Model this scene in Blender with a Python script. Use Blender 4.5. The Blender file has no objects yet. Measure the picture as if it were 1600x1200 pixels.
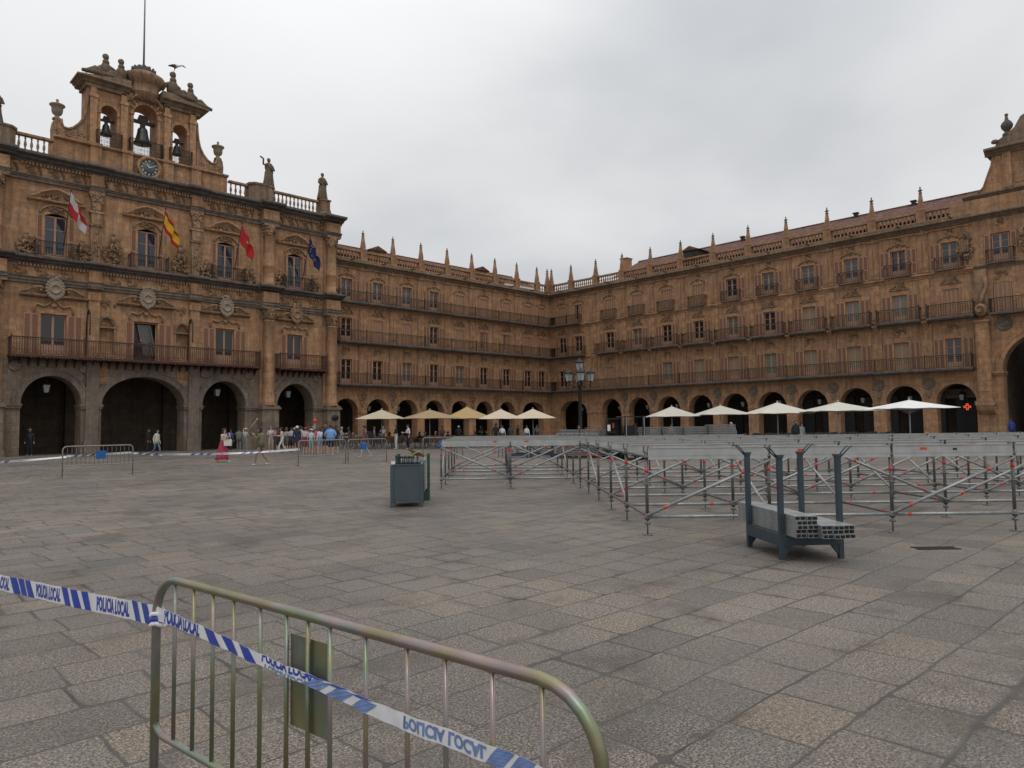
import bpy, bmesh, math, random
from mathutils import Vector, Matrix
random.seed(7)
R=math.radians
# ------------------------------------------------------------------ camera
W_,H_=1024,768
CX,CY,CH=-63.08,-58.39,1.65
YAW,PITCH,ROLL,FPX=0.7703,0.0578,-0.0115,1129.8
Fv=Vector((math.sin(YAW)*math.cos(PITCH),math.cos(YAW)*math.cos(PITCH),math.sin(PITCH)))
Rh=Vector((math.cos(YAW),-math.sin(YAW),0)); Fh=Vector((math.sin(YAW),math.cos(YAW),0))
U0=Rh.cross(Fv)
Rv=Rh*math.cos(ROLL)+U0*math.sin(ROLL); Uv=-Rh*math.sin(ROLL)+U0*math.cos(ROLL)
scene=bpy.context.scene
col=scene.collection
cam_d=bpy.data.cameras.new('camera'); cam=bpy.data.objects.new('camera',cam_d); col.objects.link(cam)
cam.matrix_world=Matrix(((Rv.x,Uv.x,-Fv.x,CX),(Rv.y,Uv.y,-Fv.y,CY),(Rv.z,Uv.z,-Fv.z,CH),(0,0,0,1)))
cam_d.sensor_width=36; cam_d.lens=36*FPX/1600; cam_d.clip_start=0.05; cam_d.clip_end=3000
scene.camera=cam
scene.render.resolution_x=W_; scene.render.resolution_y=H_
# ------------------------------------------------------------------ sky and light
SUN_EL,SUN_AZ=R(58),R(215)      # azimuth clockwise from +Y
w=bpy.data.worlds.new('World'); scene.world=w; w.use_nodes=True
nt=w.node_tree; N=nt.nodes; Lk=nt.links
for n in list(N): N.remove(n)
def nd(t,**k):
    n=N.new(t)
    for a,b in k.items(): setattr(n,a,b)
    return n
out=nd('ShaderNodeOutputWorld')
sky=nd('ShaderNodeTexSky',sky_type='NISHITA',sun_disc=False,sun_elevation=SUN_EL,sun_rotation=SUN_AZ)
bg1=nd('ShaderNodeBackground'); bg1.inputs[1].default_value=0.05; Lk.new(sky.outputs[0],bg1.inputs[0])
tc=nd('ShaderNodeTexCoord')
sep=nd('ShaderNodeSeparateXYZ'); Lk.new(tc.outputs['Generated'],sep.inputs[0])
# flatten the cloud layer: direction / (z + .25)
zz=nd('ShaderNodeMath',operation='MAXIMUM'); Lk.new(sep.outputs[2],zz.inputs[0]); zz.inputs[1].default_value=0
za=nd('ShaderNodeMath',operation='ADD'); Lk.new(zz.outputs[0],za.inputs[0]); za.inputs[1].default_value=0.30
dv=nd('ShaderNodeVectorMath',operation='DIVIDE'); Lk.new(tc.outputs['Generated'],dv.inputs[0])
cb=nd('ShaderNodeCombineXYZ'); 
for i in range(3): Lk.new(za.outputs[0],cb.inputs[i])
Lk.new(cb.outputs[0],dv.inputs[1])
n1=nd('ShaderNodeTexNoise'); n1.inputs['Scale'].default_value=0.85; n1.inputs['Detail'].default_value=5; n1.inputs['Roughness'].default_value=.47
n1.inputs['Distortion'].default_value=.25
Lk.new(dv.outputs[0],n1.inputs['Vector'])
rp=nd('ShaderNodeValToRGB'); rp.color_ramp.interpolation='B_SPLINE'
e=rp.color_ramp.elements; e[0].position=.36; e[0].color=(.46,.485,.52,1); e[1].position=.61; e[1].color=(.96,.965,.97,1)
Lk.new(n1.outputs[0],rp.inputs[0])
# overcast skies are brighter overhead
mr=nd('ShaderNodeMapRange'); mr.inputs[1].default_value=.35; mr.inputs[2].default_value=1.0; mr.inputs[3].default_value=1.0; mr.inputs[4].default_value=1.75
Lk.new(sep.outputs[2],mr.inputs[0])
bg2=nd('ShaderNodeBackground'); Lk.new(rp.outputs[0],bg2.inputs[0])
mm=nd('ShaderNodeMath',operation='MULTIPLY'); mm.inputs[1].default_value=.93; Lk.new(mr.outputs[0],mm.inputs[0]); Lk.new(mm.outputs[0],bg2.inputs[1])
mx=nd('ShaderNodeMixShader'); mx.inputs[0].default_value=.93
Lk.new(bg1.outputs[0],mx.inputs[1]); Lk.new(bg2.outputs[0],mx.inputs[2]); Lk.new(mx.outputs[0],out.inputs[0])
sd=bpy.data.lights.new('sun','SUN'); sd.energy=0.7; sd.angle=R(25); sd.color=(1,.96,.9)
so=bpy.data.objects.new('sun',sd); col.objects.link(so)
sdir=Vector((math.sin(SUN_AZ)*math.cos(SUN_EL),math.cos(SUN_AZ)*math.cos(SUN_EL),math.sin(SUN_EL)))
so.rotation_euler=sdir.to_track_quat('Z','Y').to_euler()
vs=scene.view_settings; vs.view_transform='Standard'; vs.look='None'; vs.exposure=0; vs.gamma=1
scene.render.engine='CYCLES'
# ------------------------------------------------------------------ helpers
def CF(r,f,z=0): # metres right of and ahead of where the picture was taken
    return Vector((CX,CY,0))+Rh*r+Fh*f+Vector((0,0,z))
def PF(px,py,f):   # a point f metres ahead
    d=Fv+Rv*((px-800)/FPX)+Uv*((600-py)/FPX); t=f/(d.dot(Fh)); return Vector((CX,CY,CH))+d*t
def GP(px,py,z=0):
    d=Fv+Rv*((px-800)/FPX)+Uv*((600-py)/FPX); t=(z-CH)/d.z; return Vector((CX,CY,CH))+d*t
def linkob(o,parent=None):
    col.objects.link(o)
    if parent is not None: o.parent=parent
    return o
class MB:
    def __init__(s): s.v=[];s.f=[];s.m=[];s.sm=[]
    def add(s,vs,fs,m=0,sm=False):
        b=len(s.v); s.v+= [tuple(v) for v in vs]
        for f in fs: s.f.append(tuple(b+i for i in f)); s.m.append(m); s.sm.append(sm)
        return s
    def box(s,x0,x1,y0,y1,z0,z1,m=0):
        return s.add([(x0,y0,z0),(x1,y0,z0),(x1,y1,z0),(x0,y1,z0),(x0,y0,z1),(x1,y0,z1),(x1,y1,z1),(x0,y1,z1)],
            [(0,3,2,1),(4,5,6,7),(0,1,5,4),(1,2,6,5),(2,3,7,6),(3,0,4,7)],m)
    def mbox(s,M,sx,sy,sz,m=0): # centred box under matrix
        vs=[M@Vector((a*sx/2,b*sy/2,c*sz/2)) for a,b,c in ((-1,-1,-1),(1,-1,-1),(1,1,-1),(-1,1,-1),(-1,-1,1),(1,-1,1),(1,1,1),(-1,1,1))]
        return s.add(vs,[(0,3,2,1),(4,5,6,7),(0,1,5,4),(1,2,6,5),(2,3,7,6),(3,0,4,7)],m)
    def quad(s,a,b,c,d,m=0): return s.add([a,b,c,d],[(0,1,2,3)],m)
    def prism(s,poly,y0,y1,m=0,plane='xz'):
        n=len(poly)
        g={'xz':lambda p,y:(p[0],y,p[1]),'yz':lambda p,y:(y,p[0],p[1]),'xy':lambda p,y:(p[0],p[1],y)}[plane]
        vs=[g(p,y0) for p in poly]+[g(p,y1) for p in poly]
        fs=[tuple(range(n)),tuple(range(2*n-1,n-1,-1))]+[(i,n+i,n+(i+1)%n,(i+1)%n) for i in range(n)]
        return s.add(vs,fs,m)
    def tube(s,pts,r,n=6,m=0,caps=True,sm=True,rs=None):
        pts=[Vector(p) for p in pts]; k=len(pts); vs=[];ref=None
        for i,p in enumerate(pts):
            d=(pts[min(i+1,k-1)]-pts[max(i-1,0)])
            if d.length<1e-9: d=Vector((0,0,1))
            d.normalize()
            if ref is None:
                ref=Vector((0,0,1)) if abs(d.z)<.9 else Vector((1,0,0))
            a=(ref-d*ref.dot(d))
            if a.length<1e-4: a=d.orthogonal()
            a.normalize(); b=d.cross(a); ref=a
            rr=rs[i] if rs else r
            for j in range(n):
                t=2*math.pi*(j+.5)/n; vs.append(p+a*(rr*math.cos(t))+b*(rr*math.sin(t)))
        fs=[(i*n+j,i*n+(j+1)%n,(i+1)*n+(j+1)%n,(i+1)*n+j) for i in range(k-1) for j in range(n)]
        s.add(vs,fs,m,sm)
        if caps:
            b=len(s.v)-len(vs)
            s.f.append(tuple(b+j for j in range(n-1,-1,-1))); s.f.append(tuple(b+(k-1)*n+j for j in range(n)))
            s.m+=[m,m]; s.sm+=[False,False]
        return s
    def lathe(s,prof,c=(0,0,0),n=10,m=0,sm=True,sx=1,sy=1,ax='z'):
        vs=[];k=len(prof)
        for r,z in prof:
            for j in range(n):
                t=2*math.pi*(j+.5)/n
                x,y=r*math.cos(t)*sx,r*math.sin(t)*sy
                vs.append((c[0]+x,c[1]+y,c[2]+z) if ax=='z' else (c[0]+x,c[1]-z,c[2]+y))
        fs=[(i*n+j,i*n+(j+1)%n,(i+1)*n+(j+1)%n,(i+1)*n+j) for i in range(k-1) for j in range(n)]
        fs+= [tuple(range(n-1,-1,-1)),tuple((k-1)*n+j for j in range(n))]
        return s.add(vs,fs,m,sm)
    def ball(s,c,rx,ry=None,rz=None,n=8,m=0,k=5):
        ry=ry or rx; rz=rz or rx
        prof=[(max(.02,math.sin(math.pi*i/k)),-math.cos(math.pi*i/k)) for i in range(k+1)]
        vs=[]
        for r,z in prof:
            for j in range(n):
                t=2*math.pi*j/n; vs.append((c[0]+r*math.cos(t)*rx,c[1]+r*math.sin(t)*ry,c[2]+z*rz))
        fs=[(i*n+j,i*n+(j+1)%n,(i+1)*n+(j+1)%n,(i+1)*n+j) for i in range(k) for j in range(n)]
        return s.add(vs,fs,m,True)
    def build(s,name,mats,parent=None,loc=None,rot=None):
        me=bpy.data.meshes.new(name); me.from_pydata(s.v,[],s.f)
        if not isinstance(mats,(list,tuple)): mats=[mats]
        for q in mats: me.materials.append(q)
        me.polygons.foreach_set('material_index',s.m); me.polygons.foreach_set('use_smooth',s.sm)
        me.update()
        o=bpy.data.objects.new(name,me); linkob(o,parent)
        if loc is not None: o.location=loc
        if rot is not None: o.rotation_euler=rot
        return o
def inst(src,parent=None,loc=None,rot=None,name=None):   # copy of one mesh object sharing its mesh
    o=src.copy(); col.objects.link(o); o.parent=parent
    if loc is not None: o.location=loc
    if rot is not None: o.rotation_euler=rot
    return o
KIDS={}
def kids(o): return [c for c in KIDS.get(o.name,[])]
def copy_tree(o,parent=None):
    c=o.copy(); col.objects.link(c); c.parent=parent
    for ch in o.children: copy_tree(ch,c)
    return c
def tag(o,label=None,cat=None,group=None,kind=None):
    if label: o['label']=label
    if cat: o['category']=cat
    if group: o['group']=group
    if kind: o['kind']=kind
    return o
def empty(name,loc=(0,0,0),rz=0):
    o=bpy.data.objects.new(name,None); o.empty_display_size=.3; linkob(o); o.location=loc; o.rotation_euler=(0,0,rz); return o
ORD=['first','second','third','fourth','fifth','sixth','seventh','eighth','ninth','tenth','eleventh','twelfth','thirteenth','fourteenth']
# ------------------------------------------------------------------ materials
class NT:
    def __init__(s,name):
        s.mat=bpy.data.materials.new(name); s.mat.use_nodes=True; s.t=s.mat.node_tree
        s.b=s.t.nodes['Principled BSDF']; s.L=s.t.links
    def n(s,t,ins=None,**k):
        q=s.t.nodes.new(t)
        for a,b in k.items(): setattr(q,a,b)
        if ins:
            for i,v in ins.items():
                if hasattr(v,'is_output') or isinstance(v,bpy.types.NodeSocket): s.L.new(v,q.inputs[i])
                else: q.inputs[i].default_value=v
        return q
    def math(s,op,a,b=0,c=None):
        q=s.n('ShaderNodeMath',{0:a,1:b},operation=op)
        if c is not None:
            if isinstance(c,bpy.types.NodeSocket): s.L.new(c,q.inputs[2])
            else: q.inputs[2].default_value=c
        return q.outputs[0]
    def mix(s,f,a,b,mode='MIX'):
        q=s.t.nodes.new('ShaderNodeMix'); q.data_type='RGBA'; q.blend_type=mode
        for i,v in ((0,f),(6,a),(7,b)):
            if isinstance(v,bpy.types.NodeSocket): s.L.new(v,q.inputs[i])
            else: q.inputs[i].default_value=(v if i==0 else (tuple(v)+(1,) if len(v)==3 else v))
        return q.outputs[2]
    def ramp(s,f,stops):
        q=s.t.nodes.new('ShaderNodeValToRGB'); s.L.new(f,q.inputs[0]); e=q.color_ramp.elements
        e[0].position=stops[0][0]; e[1].position=stops[-1][0]
        for p_,c in stops[1:-1]: e.new(p_)
        for i,(p_,c) in enumerate(sorted(stops)): e[i].position=p_; e[i].color=tuple(c)+(1,) if len(c)==3 else c
        return q.outputs[0]
def noise(t,vec,sc,det=3,rough=.5,out=0,dist=0):
    q=t.n('ShaderNodeTexNoise',{'Scale':sc,'Detail':det,'Roughness':rough,'Distortion':dist}); t.L.new(vec,q.inputs['Vector']); return q.outputs[out]
def simple(name,c,rough=.6,metal=0,var=.12,sc=6,bump=0,spec=None):
    t=NT(name); tc=t.n('ShaderNodeTexCoord').outputs['Object']
    f=noise(t,tc,sc,4,.6)
    a=tuple(x*(1-var) for x in c); b=tuple(min(1,x*(1+var)) for x in c)
    cc=t.ramp(f,[(.3,a),(.7,b)]); t.L.new(cc,t.b.inputs['Base Color'])
    t.b.inputs['Roughness'].default_value=rough; t.b.inputs['Metallic'].default_value=metal
    if spec is not None: t.b.inputs['Specular IOR Level'].default_value=spec
    if bump:
        q=t.n('ShaderNodeBump',{'Strength':bump,'Distance':.02}); t.L.new(noise(t,tc,sc*6,3),q.inputs['Height']); t.L.new(q.outputs[0],t.b.inputs['Normal'])
    return t.mat
def stone(name,c1,c2,stain,st_amt=.6,bw=.95,bh=.42,bump=.5,orange=None):
    t=NT(name); tc=t.n('ShaderNodeTexCoord').outputs['Object']
    sp=t.n('ShaderNodeSeparateXYZ',{0:tc})
    u=t.math('ADD',sp.outputs[0],t.math('MULTIPLY',sp.outputs[1],.73))
    vec=t.n('ShaderNodeCombineXYZ',{0:u,1:sp.outputs[2],2:0}).outputs[0]
    bk=t.n('ShaderNodeTexBrick',{'Scale':1.0,'Mortar Size':.008,'Mortar Smooth':.4,'Bias':0,'Brick Width':bw,'Row Height':bh,
        'Color1':(.25,.25,.25,1),'Color2':(1,1,1,1),'Mortar':(.5,.5,.5,1)}); t.L.new(vec,bk.inputs['Vector'])
    big=noise(t,tc,.35,5,.6,dist=.5); mid=noise(t,tc,2.3,5,.65); fine=noise(t,tc,22,4,.7)
    base=t.mix(big,c1,c2)
    lum=t.math('ADD',t.math('MULTIPLY',bk.outputs['Color'],.42),.74)
    base=t.mix(1.0,base,t.n('ShaderNodeCombineXYZ',{0:lum,1:lum,2:lum}).outputs[0],'MULTIPLY')
    if orange: base=t.mix(t.ramp(noise(t,tc,.8,4,.6),[(.45,(0,0,0)),(.7,(.7,.7,.7))]),base,orange)
    # rain streaks: noise stretched in z
    mp=t.n('ShaderNodeMapping',{'Scale':(3.2,3.2,.35)}); t.L.new(tc,mp.inputs[0])
    stk=t.ramp(noise(t,mp.outputs[0],1.0,5,.65),[(.42,(0,0,0)),(.75,(st_amt,)*3)])
    base=t.mix(stk,base,stain)
    pat=t.ramp(mid,[(.35,(.55,.55,.55)),(.6,(0,0,0))]); base=t.mix(t.math('MULTIPLY',pat,.75),base,stain)
    fl=t.math('ADD',t.math('MULTIPLY',fine,.7),t.math('ADD',t.math('MULTIPLY',noise(t,tc,6,4,.75),.9),.2))
    base=t.mix(1.0,base,t.n('ShaderNodeCombineXYZ',{0:fl,1:fl,2:fl}).outputs[0],'MULTIPLY')
    mo=t.math('MULTIPLY',bk.outputs['Fac'],.7); base=t.mix(mo,base,tuple(x*.5 for x in c1))
    t.L.new(base,t.b.inputs['Base Color']); t.b.inputs['Roughness'].default_value=.9; t.b.inputs['Specular IOR Level'].default_value=.2
    hh=t.math('ADD',t.math('MULTIPLY',mid,1.0),t.math('MULTIPLY',fine,.35)); hh=t.math('SUBTRACT',hh,t.math('MULTIPLY',bk.outputs['Fac'],.6))
    q=t.n('ShaderNodeBump',{'Strength':bump,'Distance':.05}); t.L.new(hh,q.inputs['Height']); t.L.new(q.outputs[0],t.b.inputs['Normal'])
    return t.mat
M={}
M['stone']=stone('golden_sandstone',(.42,.235,.128),(.50,.305,.178),(.125,.08,.053),.75,orange=(.48,.245,.12))
M['stone_th']=stone('town_hall_sandstone',(.42,.237,.13),(.50,.31,.18),(.125,.082,.054),.75,orange=(.48,.242,.118))
M['carved']=stone('carved_stone',(.34,.205,.12),(.43,.28,.17),(.075,.055,.042),.9,3,3,1)
M['figure']=stone('weathered_figure_stone',(.17,.125,.09),(.25,.185,.13),(.07,.055,.045),.8,3,3,.9)
M['ledge']=stone('weathered_sandstone_ledge',(.22,.155,.105),(.31,.22,.15),(.09,.07,.055),.8,1.6,5,.7)
M['grey']=stone('weathered_grey_stone',(.19,.155,.125),(.27,.215,.165),(.075,.063,.054),.7,1.2,5,.6)
M['plinth']=stone('plinth_stone',(.205,.158,.12),(.285,.22,.16),(.095,.074,.058),.6,1.0,.55,.5)
M['dark_ledge']=stone('dark_ledge_stone',(.13,.115,.105),(.20,.17,.145),(.05,.046,.045),.7,2,5,.5)
M['pale']=stone('pale_carved_stone',(.27,.21,.155),(.34,.27,.20),(.2,.165,.13),.5,5,5,.9)
M['inner']=stone('shade_toned_inner_stone',(.085,.062,.045),(.12,.088,.062),(.035,.03,.025),.6)  # stone colour lowered to carry the deep shade inside the arcades
M['wood']=simple('painted_wood',(.38,.215,.14),.6,0,.1)
M['louver']=simple('shutter_louvre',(.20,.095,.05),.7,0,.15)
M['louver2']=simple('closed_shutter',(.30,.16,.085),.7,0,.12)
M['iron']=simple('dark_iron',(.03,.022,.019),.55,.3,.3)
M['rust']=simple('rusty_iron',(.07,.032,.022),.7,.2,.3)
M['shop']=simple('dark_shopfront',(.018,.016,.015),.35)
M['bronze']=simple('bronze_bell',(.045,.06,.05),.45,.6,.3)
M['blueface']=simple('clock_blue',(.085,.105,.105),.4,0,.15)
M['white']=simple('white_paint',(.75,.74,.72),.5,0,.05)
M['lampglass']=simple('lamp_glass',(.36,.40,.40),.15,0,.1)
def glass(name,c,r=.08):
    t=NT(name); t.b.inputs['Base Color'].default_value=tuple(c)+(1,); t.b.inputs['Roughness'].default_value=r
    t.b.inputs['Specular IOR Level'].default_value=.7
    tc=t.n('ShaderNodeTexCoord').outputs['Object']; q=t.n('ShaderNodeBump',{'Strength':.08,'Distance':.05}); t.L.new(noise(t,tc,1.5),q.inputs['Height']); t.L.new(q.outputs[0],t.b.inputs['Normal'])
    return t.mat
M['g_dark']=glass('dark_glass',(.012,.011,.012)); M['g_sky']=glass('grey_glass',(.022,.028,.036),.05)
M['g_curtain']=glass('curtained_glass',(.12,.115,.10),.2); M['g_blind']=simple('beige_blind',(.26,.20,.125),.6); M['g_green']=simple('green_blind',(.13,.165,.12),.5)
# roof tiles
def tiles():
    t=NT('clay_roof_tiles'); tc=t.n('ShaderNodeTexCoord').outputs['Object']
    sp=t.n('ShaderNodeSeparateXYZ',{0:tc})
    wv=t.math('ABSOLUTE',t.math('SINE',t.math('MULTIPLY',sp.outputs[0],14)))
    rows=t.math('FRACT',t.math('MULTIPLY',sp.outputs[1],2.6))
    cell=t.n('ShaderNodeTexVoronoi',{'Scale':3.2}); t.L.new(tc,cell.inputs['Vector'])
    c=t.ramp(cell.outputs['Color'],[(0.1,(.12,.055,.04)),(.5,(.19,.085,.058)),(.9,(.25,.15,.11))])
    c=t.mix(t.ramp(noise(t,tc,1.2,4,.7),[(.5,(0,0,0)),(.75,(.6,.6,.6))]),c,(.10,.075,.055))
    sh=t.math('ADD',t.math('MULTIPLY',wv,.5),.5)
    t.L.new(c,t.b.inputs['Base Color']); t.b.inputs['Roughness'].default_value=.9
    h=t.math('ADD',t.math('MULTIPLY',wv,1.0),t.math('MULTIPLY',rows,.5))
    q=t.n('ShaderNodeBump',{'Strength':1.0,'Distance':.12}); t.L.new(h,q.inputs['Height']); t.L.new(q.outputs[0],t.b.inputs['Normal'])
    return t.mat
M['tiles']=tiles()
M['galv']=simple('galvanised_steel',(.33,.34,.34),.45,.55,.25,9)
M['galv_dark']=simple('worn_steel',(.16,.16,.16),.5,.5,.25,9)
M['alu']=simple('dull_aluminium',(.42,.42,.41),.5,.35,.15,5)
M['red']=simple('red_marking',(.62,.05,.025),.5)
M['rackblue']=simple('blue_grey_paint',(.035,.055,.07),.45,.1,.25,5)
M['binblue']=simple('grey_blue_paint',(.062,.083,.098),.5,.1,.12,3)
M['green']=simple('green_paint',(.02,.07,.045),.5)
M['black']=simple('black_plastic',(.012,.012,.013),.5)
M['brown']=simple('rusted_brown',(.11,.055,.03),.8)
M['lime']=simple('lime_strap',(.25,.5,.08),.6)
M['panelgrey']=simple('grey_deck_panel',(.19,.19,.185),.6,.2,.2,2)
M['steelrail']=simple('barrier_steel',(.30,.28,.26),.4,.6,.2)
# iridescent zinc of the near barrier
def irid():
    t=NT('iridescent_zinc'); tc=t.n('ShaderNodeTexCoord').outputs['Object']
    mp=t.n('ShaderNodeMapping',{'Scale':(1,3,.9)}); t.L.new(tc,mp.inputs[0])
    f=noise(t,mp.outputs[0],2.6,2,.5,dist=.6)
    c=t.ramp(f,[(.25,(.22,.20,.11)),(.38,(.30,.27,.12)),(.45,(.19,.28,.16)),(.50,(.22,.27,.27)),(.56,(.36,.23,.27)),(.62,(.32,.27,.13)),(.8,(.20,.18,.10))])
    m=t.ramp(noise(t,tc,5,4,.6),[(.3,(.8,.8,.8)),(.7,(1.15,1.15,1.15))])
    c=t.mix(.45,c,(.26,.245,.19))
    c=t.mix(1.0,c,m,'MULTIPLY')
    t.L.new(c,t.b.inputs['Base Color']); t.b.inputs['Metallic'].default_value=.75
    r=t.ramp(noise(t,tc,30,3,.6),[(.3,(.32,)*3),(.7,(.5,)*3)]); t.L.new(r,t.b.inputs['Roughness'])
    return t.mat
M['irid']=irid()
M['tapewhite']=simple('tape_white',(.72,.72,.74),.35,0,.05,20); M['tapeblue']=simple('tape_blue',(.025,.055,.36),.35,0,.05)
M['tapepale']=simple('tape_reverse_blue',(.16,.24,.47),.4,0,.08)
M['bluesign']=simple('blue_sign',(.01,.10,.35),.5)
# paving
def paving():
    t=NT('granite_paving'); tc=t.n('ShaderNodeTexCoord').outputs['Object']
    wob=t.n('ShaderNodeTexNoise',{'Scale':1.1,'Detail':3,'Roughness':.55}); t.L.new(tc,wob.inputs['Vector'])
    wv=t.n('ShaderNodeVectorMath',{1:(.5,.5,.5)},operation='SUBTRACT'); t.L.new(wob.outputs['Color'],wv.inputs[0])
    ws=t.n('ShaderNodeVectorMath',operation='SCALE'); t.L.new(wv.outputs[0],ws.inputs[0]); ws.inputs['Scale'].default_value=.085
    wb=t.n('ShaderNodeTexNoise',{'Scale':.13,'Detail':1}); t.L.new(tc,wb.inputs['Vector'])
    wbv=t.n('ShaderNodeVectorMath',{1:(.5,.5,.5)},operation='SUBTRACT'); t.L.new(wb.outputs['Color'],wbv.inputs[0])
    wbs=t.n('ShaderNodeVectorMath',operation='SCALE'); t.L.new(wbv.outputs[0],wbs.inputs[0]); wbs.inputs['Scale'].default_value=.5
    ad=t.n('ShaderNodeVectorMath',operation='ADD'); t.L.new(tc,ad.inputs[0]); t.L.new(ws.outputs[0],ad.inputs[1])
    ad2=t.n('ShaderNodeVectorMath',operation='ADD'); t.L.new(ad.outputs[0],ad2.inputs[0]); t.L.new(wbs.outputs[0],ad2.inputs[1])
    sp=t.n('ShaderNodeSeparateXYZ',{0:ad2.outputs[0]})
    ROWH=PAVE_ROW
    v=t.math('DIVIDE',sp.outputs[1],ROWH); row=t.math('FLOOR',v)
    rn=t.n('ShaderNodeTexWhiteNoise',noise_dimensions='1D'); t.L.new(row,rn.inputs['W'])
    # slab length differs row by row
    ln=t.math('ADD',t.math('MULTIPLY',rn.outputs['Value'],.28),PAVE_LEN)
    u=t.math('ADD',t.math('DIVIDE',sp.outputs[0],ln),t.math('MULTIPLY',row,.37)); colm=t.math('FLOOR',u)
    cv=t.n('ShaderNodeCombineXYZ',{0:colm,1:row,2:0}).outputs[0]
    wn=t.n('ShaderNodeTexWhiteNoise',noise_dimensions='3D'); t.L.new(cv,wn.inputs['Vector'])
    fu=t.math('FRACT',u); fv=t.math('FRACT',v)
    du=t.math('MULTIPLY',t.math('MINIMUM',fu,t.math('SUBTRACT',1,fu)),ln)
    dv_=t.math('MULTIPLY',t.math('MINIMUM',fv,t.math('SUBTRACT',1,fv)),ROWH)
    # joint width varies over the square
    jn=t.ramp(noise(t,tc,.55,4,.65),[(.40,(.009,)*3),(.55,(.018,)*3),(.68,(.05,)*3)])
    d=t.math('MINIMUM',du,dv_)
    # round the slab corners
    rr=.07
    a=t.math('MAXIMUM',t.math('SUBTRACT',rr,du),0); b=t.math('MAXIMUM',t.math('SUBTRACT',rr,dv_),0)
    dc=t.math('SUBTRACT',rr,t.math('SQRT',t.math('ADD',t.math('MULTIPLY',a,a),t.math('MULTIPLY',b,b))))
    rnd=t.ramp(noise(t,tc,.9,2),[(.5,(0,)*3),(.6,(1,)*3)])
    d=t.math('ADD',t.math('MULTIPLY',d,t.math('SUBTRACT',1,rnd)),t.math('MULTIPLY',t.math('MINIMUM',d,dc),rnd))
    joint=t.n('ShaderNodeMapRange',{0:d,2:0}); t.L.new(jn,joint.inputs[2]); joint.inputs[1].default_value=.001; joint.inputs[3].default_value=1; joint.inputs[4].default_value=0
    joint.interpolation_type='SMOOTHSTEP'
    J=joint.outputs[0]
    base=t.ramp(wn.outputs['Value'],[(0,(.135,.120,.107)),(.2,(.175,.153,.135)),(.5,(.196,.170,.149)),(.72,(.165,.150,.136)),(.88,(.198,.170,.145)),(.94,(.212,.178,.145)),(1,(.14,.136,.130))])
    sp2=noise(t,tc,70,4,.8); sp3=noise(t,tc,28,3,.7)
    spk=t.ramp(sp2,[(.40,(.16,.15,.15)),(.5,(.95,.95,.95)),(.60,(2.2,2.1,1.95))])
    fade=.9
    base=t.mix(t.ramp(noise(t,tc,.6,4,.6),[(.35,(.45,)*3),(.6,(1,)*3)]),base,t.mix(1.0,base,spk,'MULTIPLY'))
    base=t.mix(1.0,base,t.ramp(sp3,[(.35,(.72,.72,.72)),(.65,(1.25,1.25,1.25))]),'MULTIPLY')
    lg=t.ramp(noise(t,tc,.22,5,.62),[(.3,(.70,.70,.71)),(.7,(1.2,1.18,1.14))]); base=t.mix(1.0,base,lg,'MULTIPLY')
    # brown stains
    stn=t.ramp(noise(t,tc,.9,6,.72),[(.53,(0,)*3),(.66,(.6,)*3)]); base=t.mix(stn,base,(.085,.068,.056))
    near=t.math('MULTIPLY',t.ramp(noise(t,tc,1.7,4,.7),[(.54,(0,)*3),(.66,(1,)*3)]),t.n('ShaderNodeMapRange',{0:d,1:0.0,2:.13,3:.8,4:0}).outputs[0])
    base=t.mix(near,base,(.075,.055,.045))
    jc=t.ramp(noise(t,tc,1.3,3),[(.35,(.05,.042,.037)),(.65,(.125,.113,.103))])
    base=t.mix(t.math('MULTIPLY',J,.92),base,jc)
    t.L.new(base,t.b.inputs['Base Color'])
    ro=t.ramp(wn.outputs['Value'],[(0,(.55,)*3),(1,(.75,)*3)]); t.L.new(ro,t.b.inputs['Roughness']); t.b.inputs['Specular IOR Level'].default_value=.3
    h=t.math('SUBTRACT',t.math('MULTIPLY',sp2,.18),t.math('MULTIPLY',J,1.0)); h=t.math('ADD',h,t.math('MULTIPLY',wn.outputs['Value'],.35))
    h=t.math('ADD',h,t.math('MULTIPLY',noise(t,tc,2.0,3),.8))
    q=t.n('ShaderNodeBump',{'Strength':.55,'Distance':.02}); t.L.new(h,q.inputs['Height']); t.L.new(q.outputs[0],t.b.inputs['Normal'])
    return t.mat
PAVE_ROW,PAVE_LEN=.49,.42
M['paving']=paving()
mb=MB(); mb.quad((-400,-400,0),(400,-400,0),(400,400,0),(-400,400,0)); tag(mb.build('ground',M['paving']),kind='structure')
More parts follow.
